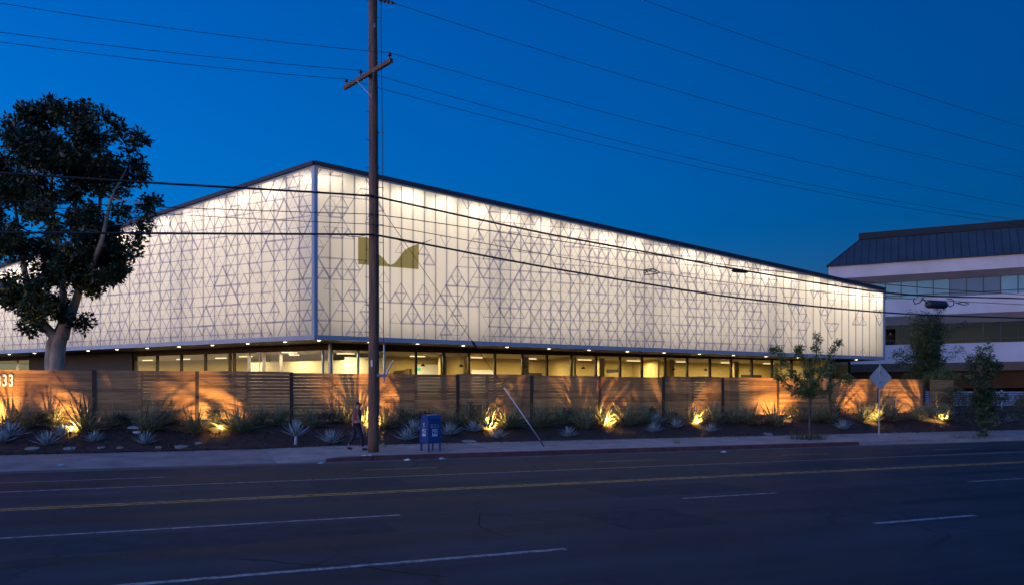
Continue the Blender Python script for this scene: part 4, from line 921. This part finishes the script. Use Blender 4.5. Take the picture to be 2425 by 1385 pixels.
def leaf_cloud(centres, n, size, spread, seed, flat=0.5, aspect=0.5, droop=0.0):
    """many small pointed leaf faces scattered round the given centres"""
    g = np.random.default_rng(seed); c = np.array(centres)[g.integers(0, len(centres), n)]
    d = g.normal(size=(n, 3)); d /= np.linalg.norm(d, axis=1)[:, None]; rr = g.random(n)**0.6
    sp_ = np.array(spread) if hasattr(spread, '__len__') else np.array([spread]*3)
    p = c + d*rr[:, None]*sp_
    ax = g.normal(size=(n, 3)) + d*0.8; ax[:, 2] = ax[:, 2]*flat - droop; ax /= np.linalg.norm(ax, axis=1)[:, None]
    sd = np.cross(ax, g.normal(size=(n, 3))); sd /= np.linalg.norm(sd, axis=1)[:, None]
    L = size*(0.4+1.1*g.random(n))[:, None]; w = L*aspect*0.5
    nr = np.cross(ax, sd)
    v = np.stack([p, p+ax*L*0.5+sd*w+nr*w*0.3, p+ax*L, p+ax*L*0.5-sd*w+nr*w*0.3], axis=1).reshape(-1, 3)
    f = np.arange(n*4).reshape(-1, 4); return v, f
def np_mesh(name, v, f, mat):
    m = bpy.data.meshes.new(name); m.vertices.add(len(v)); m.vertices.foreach_set('co', v.astype(np.float32).ravel())
    m.loops.add(f.size); m.loops.foreach_set('vertex_index', f.ravel().astype(np.int32)); m.polygons.add(len(f))
    m.polygons.foreach_set('loop_start', np.arange(0, f.size, 4, dtype=np.int32)); m.update(calc_edges=True); m.materials.append(mat); return m

def bush(name, label, u, v, wpx, hpx, mat, seed, n=900, size=0.07, cat='shrub', Y=None, group=None, aspect=0.45):
    if Y is None: p, Y = bed_hit(u, v)
    else: p = at(u, v, Y)
    k = Y/F; w = wpx*k; h = hpx*k; g = random.Random(seed); cs = []
    for i in range(16): a = g.uniform(0, 6.28); r_ = g.random()**.5; cs.append((p.x+math.cos(a)*w/2*r_*.75, p.y+math.sin(a)*w/2*r_*.75, p.z+h*(0.18+g.random()*0.62*(1-0.5*r_))))
    e = tag(empty(name, p), label, cat, group)
    vv, ff = leaf_cloud(cs, n, size, (w*0.22, w*0.22, h*0.24), seed, 0.8, aspect)
    place('foliage', np_mesh('foliage', vv, ff, M[mat]), e)
    mb = MB()
    for i in range(5): c = Vector(cs[i]); mb.tube([p-Vector((0, 0, .05)), p.lerp(c, .5)+Vector((0, 0, .05)), c], [.014, .01, .005], 5)
    mb.build('stem', M['twig'], e)
bl = [(98, 1004, 48, 40), (289, 996, 56, 34), (385, 990, 40, 34), (512, 998, 34, 48), (762, 992, 62, 40), (956, 986, 50, 38), (1004, 986, 44, 34), (1120, 992, 40, 56), (1344, 990, 70, 34), (1541, 984, 44, 36), (1590, 986, 30, 26),
      (1722, 984, 36, 26), (1880, 985, 60, 40), (1990, 985, 46, 30)]
for i, (u, v, w, h) in enumerate(bl):
    bush('round_shrub', 'small dark round shrub, '+ORD[i+1]+' from the left against the fence', u, v, w, h, 'shrub', 50+i, 700, 0.07, group='round shrubs against the fence')
# big shrubs at the right end
for i, (u, v, w, h, Y, mt, lb) in enumerate([(2255, 965, 70, 70, 45, 'oliveleaf', 'feathery olive shrub just right of the fence end'), (2300, 1000, 90, 62, 43, 'shrub', 'low dark shrub at the foot of the dark young tree'),
        (2378, 1000, 90, 60, 44, 'shrub', 'dark spreading shrub in the bed near the right edge'), (2424, 990, 70, 78, 46, 'oliveleaf', 'olive brown shrub cut by the right edge'), (2205, 985, 90, 42, 43, 'flax', 'grey grassy clump in front of the fence end'),
        (2330, 962, 110, 44, 48, 'oliveleaf', 'olive brushy shrub in front of the pale railing'), (2230, 912, 80, 60, 50, 'youngleaf', 'yellow-green feathery bush under the bamboo')]):
    bush('broad_shrub', lb, u, v, w, h, mt, 90+i, 1900, 0.13, Y=Y, aspect=0.25)

def limb_tree(name, label, base, limbs, clusters, leafmat, barkmat, nleaf, lsize, spread, seed, cat='tree', twig=0.02, aspect=0.5, droop=0.1):
    """limbs: list of (points, radii); clusters: leaf clump centres joined to the nearest limb by twigs"""
    e = tag(empty(name, base), label, cat)
    mb = MB(); pts = []
    for P, rr in limbs:
        P = [Vector(p) for p in P]; Q = []; q = []
        for i in range(len(P)-1):
            for k in range(4): t = k/4; Q.append(P[i].lerp(P[i+1], t)); q.append(rr[i]+(rr[i+1]-rr[i])*t)
        Q.append(P[-1]); q.append(rr[-1])
        for i in range(1, len(Q)-1): Q[i] = (Q[i-1]+Q[i]*2+Q[i+1])/4
        mb.tube(Q, q, 10); pts += [(a, b) for a, b in zip(Q, q)]
    tr = mb.build('trunk', M[barkmat], e, smooth_=True)
    tw = MB(); g = random.Random(seed); nodes = [a for a, b in pts[len(pts)//6:]]
    order = sorted(clusters, key=lambda c: min((Vector(c)-a).length for a in nodes))
    for c in order:
        c = Vector(c); a = min(nodes, key=lambda a: (c-a).length + (0.6*max(0, a.z-c.z)))
        m1 = a.lerp(c, .33)+Vector((g.gauss(0, .08), g.gauss(0, .08), g.uniform(0, .15))); m2 = a.lerp(c, .7)+Vector((g.gauss(0, .08), g.gauss(0, .08), g.uniform(0, .1)))
        L = (c-a).length; r0_ = min(0.08, twig*(0.6+L*0.5)); tw.tube([a, m1, m2, c], [r0_, r0_*.75, r0_*.5, r0_*.25], 6); nodes += [m1, m2]
    tw.build('twigs' if False else 'branchwork', M[barkmat], e, smooth_=True, kind='stuff')
    vv, ff = leaf_cloud(clusters, nleaf, lsize, spread, seed, 0.7, aspect, droop)
    place('crown', np_mesh('crown', vv, ff, M[leafmat]), e); return e

# the big tree behind the fence
TY = 32.3
def tp(u, v, dy=0.0): return at(u, v, TY+dy)
base = tp(140, HOR, 0); base.z = YARD
limbs = [([base-Vector((0, 0, .1)), tp(135, 860), tp(139, 815), tp(147, 790)], [.36, .30, .28, .25]),
         ([base+Vector((-.25, .1, 0)), tp(120, 860, .2), tp(123, 810, .25), tp(150, 770, .4), tp(150, 690, .6)], [.26, .24, .22, .2, .14]),
         ([tp(146, 800), tp(155, 770), tp(172, 735), tp(187, 690), tp(190, 620), tp(175, 540), tp(180, 440)], [.28, .23, .18, .15, .12, .09, .05]),
         ([tp(140, 805), tp(118, 785), tp(92, 755), tp(70, 700), tp(50, 600), tp(35, 480)], [.24, .2, .16, .13, .1, .05]),
         ([tp(150, 700, .6), tp(140, 600, .8), tp(120, 480, .6), tp(125, 350, .3)], [.14, .11, .08, .04]),
         ([tp(92, 755), tp(60, 735, -.8), tp(10, 690, -1.2), tp(-50, 600, -1.4)], [.14, .12, .09, .05]),
         ([tp(187, 690), tp(215, 640, -.8), tp(245, 560, -1.0), tp(262, 470, -.8), tp(300, 400, -.5)], [.12, .10, .08, .06, .03]),
         ([tp(190, 620), tp(225, 560, .9), tp(240, 470, 1.2), tp(215, 380, 1.0), tp(235, 310, .8)], [.10, .08, .07, .05, .03]),
         ([tp(120, 480, .6), tp(75, 400, .2), tp(60, 320, 0)], [.07, .05, .03]), ([tp(262, 470, -.8), tp(320, 480, -.8), tp(345, 482, -.8)], [.03, .02, .01])]
g = random.Random(31); cl = []
blobs = [(125, 300, 120, 60, 150), (50, 360, 95, 80, 130), (200, 360, 95, 85, 150), (115, 430, 150, 90, 210), (242, 440, 62, 80, 80), (20, 500, 110, 110, 170), (150, 540, 130, 90, 170), (245, 560, 55, 60, 60),
         (60, 640, 120, 85, 180), (190, 640, 85, 70, 110), (250, 620, 60, 50, 60), (100, 720, 90, 50, 90), (40, 720, 70, 50, 50), (205, 690, 45, 50, 40), (-60, 560, 100, 200, 150)]
for u, v, ru, rv, k in blobs:
    for i in range(int(k*0.34)):
        while True:
            a, b, c = g.uniform(-1, 1), g.uniform(-1, 1), g.uniform(-1, 1)
            if a*a+b*b+c*c < 1: break
        q_ = tp(u+a*ru*0.92, v+b*rv*0.92, c*min(3.0, ru/36))
        if math.sin(q_.x*2.3+q_.z*1.1)+math.sin(q_.y*1.9-q_.z*2.2+1)+math.sin(q_.x*1.2+q_.z*2.9+2) > -0.35: cl.append(tuple(q_))
for u, v in ((125, 248), (110, 252), (68, 262), (72, 285), (320, 325), (333, 330), (305, 352), (325, 388), (318, 396), (335, 415), (330, 425), (300, 420), (365, 478), (346, 482), (348, 498), (280, 500), (300, 505), (345, 535), (330, 550), (325, 575), (310, 600), (280, 640), (262, 655), (200, 760), (190, 770), (55, 770), (80, 780), (20, 690), (240, 268), (205, 252), (190, 262), (270, 290), (285, 310)): cl.append(tuple(tp(u, v, g.uniform(-.6, .6))))
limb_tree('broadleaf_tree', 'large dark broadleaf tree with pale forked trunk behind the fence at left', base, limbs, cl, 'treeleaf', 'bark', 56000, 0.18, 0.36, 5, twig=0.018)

# young street tree in the sidewalk
sb = hitz(1918, 1040, 0.2); SY = sb.y; sb.z = walk_z(*sn(sb))
def yp(u, v, dy=0.0): return at(u, v, SY+dy)
limbs = [([sb, yp(1917, 990), yp(1918, 945), yp(1921, 905)], [.06, .05, .05, .045]), ([yp(1921, 925), yp(1925, 880), yp(1935, 830, .1), yp(1930, 780, .1)], [.04, .03, .02, .008]),
         ([yp(1918, 935), yp(1895, 905, -.2), yp(1865, 870, -.4), yp(1845, 835, -.5), yp(1828, 824, -.5)], [.03, .024, .018, .012, .006]), ([yp(1921, 925), yp(1950, 880, .2), yp(1970, 830, .3), yp(1994, 800, .4)], [.03, .022, .014, .006]),
         ([yp(1918, 940), yp(1880, 925, .3), yp(1850, 895, .4), yp(1834, 882, .4)], [.025, .02, .012, .006]), ([yp(1919, 940), yp(1960, 925, -.3), yp(1995, 895, -.4), yp(2020, 900, -.4)], [.025, .02, .012, .006]), ([yp(1921, 905), yp(1905, 860), yp(1892, 830), yp(1890, 818)], [.025, .018, .01, .005])]
cl = []; g = random.Random(8)
for P, rr in limbs[1:]:
    for i in range(len(P)-1):
        for k in range(5): t = k/5; c = P[i].lerp(P[i+1], t); cl.append(tuple(c+Vector((g.gauss(0, .06), g.gauss(0, .06), g.gauss(0, .06)))))
for i in range(34): a = g.gauss(0, 1); b = g.gauss(0, 1); cl.append(tuple(yp(1918+a*30, 900+b*26, g.gauss(0, .3))))
limb_tree('young_tree', 'slender young green tree growing in the sidewalk before the fence', sb, limbs, cl, 'youngleaf', 'twig', 7500, 0.095, 0.17, 6, twig=0.006)
# dark young tree further right
db = hitz(2335, 1030, 0.2); DY = db.y; db.z = walk_z(*sn(db))
def dp(u, v, dy=0.0): return at(u, v, DY+dy)
limbs = [([db, dp(2333, 990), dp(2335, 940), dp(2332, 890)], [.06, .05, .04, .03]), ([dp(2335, 940), dp(2350, 900), dp(2352, 860), dp(2345, 838)], [.03, .02, .012, .006]), ([dp(2334, 950), dp(2315, 910), dp(2302, 880), dp(2296, 850)], [.03, .02, .012, .005]), ([dp(2335, 930), dp(2322, 880), dp(2322, 845)], [.02, .012, .005])]
cl = [tuple(dp(2330+g.gauss(0, 17), 940+g.gauss(0, 40), g.gauss(0, .3))) for i in range(75)] + [tuple(dp(u, v)) for u, v in ((2320, 842), (2324, 850), (2297, 847), (2298, 858), (2338, 850), (2344, 842), (2358, 860), (2310, 862), (2335, 870), (2302, 875), (2355, 880))]
limb_tree('dark_young_tree', 'dark bushy young tree near the right edge of the sidewalk', db, limbs, cl, 'bambooleaf', 'twig', 8500, 0.11, 0.24, 14, twig=0.006)
# bamboo behind the fence end
bY = 52.0; bb = at(2200, HOR, bY); bb.z = YARD; culms = []; cl = []
for i in range(17):
    u0 = 2185+g.uniform(-14, 30); u1 = u0+g.uniform(-46, 50); v1 = g.uniform(735, 800) if abs(u1-2205) < 40 else g.uniform(785, 850); dy = g.uniform(-1, 1)
    P = [at(u0, 925, bY+dy*.4), at(u0+(u1-u0)*.3, 870, bY+dy*.6), at(u0+(u1-u0)*.65, (870+v1)/2, bY+dy), at(u1, v1, bY+dy)]
    culms.append((P, [.03, .026, .018, .006]))
    for k in range(13): t = 0.12+0.88*k/12; j = min(2, int(t*3)); c = P[j].lerp(P[j+1], t*3-j); cl.append(tuple(c+Vector((g.gauss(0, .22), g.gauss(0, .22), g.gauss(0, .16)))))
cl += [tuple(at(u, v, bY)) for u, v in ((2128, 838), (2140, 836), (2150, 842), (2160, 846), (2240, 845), (2258, 838), (2120, 842))]
cl += [tuple(at(2200+g.gauss(0, 26), 845+g.gauss(0, 32), bY+g.gauss(0, .6))) for i in range(70)]
limb_tree('bamboo_clump', 'tall dark bamboo clump rising behind the right end of the fence', bb, culms, cl, 'bambooleaf', 'culm', 19000, 0.19, 0.34, 15, cat='bamboo', twig=0.004, aspect=0.22, droop=0.3)
# weeds at the foot of the young tree and along the kerb
def weed(label, u, v, w, h, n, seed, mat='oliveleaf'):
    p = hitz(u, v, 0.17); k = p.y/F; mb = MB(); g_ = random.Random(seed)
    for i in range(n):
        a = g_.uniform(0, 6.28); r_ = g_.random()**.5*w*k*.42; strap_leaf(mb.v, mb.f, (p.x+math.cos(a)*r_, p.y+math.sin(a)*r_*0.6, walk_z(*sn(p))), a+g_.gauss(0, .6), R(g_.uniform(25, 85)), h*k*g_.uniform(.5, 1.1), .008, g_.uniform(.2, 1.4), 4)
    tag(mb.build('weed_clump', M[mat]), label, 'weeds')
weed('low grassy weed clump round the foot of the young street tree', 1914, 1040, 100, 30, 380, 1); weed('single small weed sprouting on the sidewalk edge', 1602, 1050, 14, 24, 30, 2, 'youngleaf')
weed('low weeds on the kerb near the right edge', 2300, 1036, 120, 14, 200, 3); weed('sparse low weeds on the kerb right of the sign post', 2160, 1042, 90, 8, 90, 4); weed('tiny weeds in the driveway joint', 540, 1096, 20, 5, 24, 5)

# ------------------------------------------------------------------ landscape spotlights
spots = [(-36, 1022, 0.0), (166, 1034, 0.05), (520, 1034, 0.0), (884, 1027, 0.1), (1170, 1029, 0.05), (1452, 1019, 0.1), (1662, 1013, 0.1), (1880, 1006, 0.1), (2088, 1010, 0.0), (2252, 1007, -0.45)]
for i, (u, v, aim) in enumerate(spots):
    p, Y = bed_hit(u, v); e = tag(empty('garden_spotlight', p), 'small lit garden spotlight, '+ORD[i+1]+' from the left in the bed', 'spotlight', 'garden spotlights')
    d = (N*1.0+D*aim+Vector((0, 0, 0.80))).normalized(); h = p+Vector((0, 0, 0.16))
    mb = MB(); mb.tube([p-Vector((0, 0, .08)), h], .014, 6); mb.build('stake', M['darkiron'], e)
    mb = MB(); mb.tube([h-d*.07, h-d*.06, h+d*.05, h+d*.05, h+d*.035], [.02, .042, .05, .043, .043], 12); mb.build('housing', M['darkiron'], e)
    ring = d.orthogonal().normalized(); r2 = d.cross(ring); mb = MB(); mb.poly([h+d*.037+(ring*math.cos(t)+r2*math.sin(t))*.042 for t in [2*math.pi*j/12 for j in range(12)]]); mb.build('lens', M['led'], e)
    l = bpy.data.lights.new('spot_lamp', 'SPOT'); l.energy = 135; l.color = (1.0, 0.60, 0.19); l.spot_size = R(104); l.spot_blend = 0.8; l.shadow_soft_size = 0.03
    lo = bpy.data.objects.new('spot_lamp', l); COL.objects.link(lo); lo.location = h+d*.06; lo.rotation_euler = d.to_track_quat('-Z', 'Y').to_euler(); lo.parent = e; lo.matrix_parent_inverse = MW[e.name].inverted()

# ------------------------------------------------------------------ sign, railing, litter
sp_ = at(2081, 1031, 39.6); sp_.z = walk_z(*sn(sp_)); sg = tag(empty('road_sign', sp_), 'back of a diamond warning sign on a steel post at the right', 'sign')
mb = MB(); mb.tube([sp_-Vector((0, 0, .05)), at(2083.5, 862, 39.5)], 0.035, 8); mb.build('post', M['galv'], sg)
c = at(2085, 893, 39.5); rt = Vector((math.cos(R(10)), math.sin(R(10)), 0)); hz = 0.62; dd = []
for k in range(4):
    a = k*math.pi/2
    for s2 in (-1, 1): b = a+s2*0.07; dd.append(c+(rt*math.cos(b)+Vector((0, 0, 1))*math.sin(b))*(hz*(0.955)))
mb = MB(); mb.prism(dd, (0, 0.004, 0)); o = mb.build('plate', M['signback'], sg); 
for zz in (0.25, -0.25): mb = MB(); mb.box(c+Vector((0, -0.02, zz)), (0.05, 0.03, 0.015)); mb.build('clamp', M['darkiron'], sg)
rl = tag(empty('pale_railing', W(44, 38.5, YARD)), 'pale horizontal slat railing near the right edge', 'railing')
for i in range(7): mb = MB(); mb.box(W(62, 40.5, 1.5+i*0.155), (17, 0.02, 0.055), (D, N, Vector((0, 0, 1)))); mb.build('rail', M['railpaint'], rl)
for i in range(13): mb = MB(); mb.box(W(45.4+i*2.75, 40.46, 1.75), (0.06, 0.03, 0.85), (D, N, Vector((0, 0, 1)))); mb.build('post', M['railpaint'], rl)
def scrap(label, u, v, mat, sz, seed, flat=0.25):
    p = hitz(u, v, 0.03 if v > 1080 else 0.17); g_ = random.Random(seed); bm = bmesh.new(); bmesh.ops.create_icosphere(bm, subdivisions=2, radius=sz)
    for vv in bm.verts: vv.co = Vector((vv.co.x*(1+g_.uniform(-.4, .4)), vv.co.y*(1+g_.uniform(-.4, .4)), max(-sz*.1, vv.co.z*(flat+g_.uniform(-.15, .3)))))
    m = bpy.data.meshes.new('litter'); bm.to_mesh(m); bm.free(); m.materials.append(M[mat]); o = bpy.data.objects.new('litter_scrap', m); COL.objects.link(o)
    s_, n_ = sn(p); o.location = (p.x, p.y, (walk_z(s_, n_) if n_ > KERB else 0.0)+sz*.1); tag(o, label, 'litter', 'litter scraps')
scrap('teal crumpled wrapper on the driveway apron at left', 146, 1104, 'litter_teal', .10, 1); scrap('teal crumpled wrapper in the gutter at the kerb start', 759, 1094, 'litter_teal', .11, 2)
scrap('teal crumpled wrapper in the gutter under the mailbox', 1047, 1084, 'litter_teal', .11, 3); scrap('white crushed cup in the gutter left of the mailbox', 965, 1087, 'litter_white', .10, 4, .4)
scrap('white paper scrap on the pavement by the pole', 862, 1077, 'litter_white', .08, 5); scrap('second pale scrap lying at the pole foot', 876, 1076, 'litter_white', .07, 6); scrap('small white scrap by the kerb before the young tree', 1713, 1059, 'litter_white', .10, 7)
fl = [(75, 1064, 16), (165, 1064, 16), (240, 1062, 9), (285, 1062, 9), (375, 1062, 9), (430, 1060, 16), (470, 1053, 10), (318, 1014, 17), (324, 1026, 10), (1112, 1047, 18), (903, 1057, 12), (1820, 1029, 14)]
for i, (u, v, w) in enumerate(fl):
    p, Y = bed_hit(u, v); k = Y/F; g_ = random.Random(i); mb = MB(); n_ = 7; sx = w*k; pts = []
    for j in range(n_): a = 6.283*j/n_; r_ = g_.uniform(.8, 1.1); q_ = D*(math.cos(a)*sx*r_)+N*(math.sin(a)*sx*.75*r_); pts.append(p+q_+Vector((0, 0, 0.02+q_.dot(N)*0.22)))
    mb.prism(pts, (0, 0, 0.035)); tag(mb.build('flat_stone', M['white'] if i in (7, 8) else M['stone']), 'pale flat stone slab in the mulch, '+ORD[i+1]+' listed from the left group' if False else ('flat pale slab lying in the mulch, ' + ('leftmost' if i == 0 else ORD[sorted(x[0] for x in fl).index(u)+1]+' slab from the left')), 'stone', 'flat slabs in the mulch')
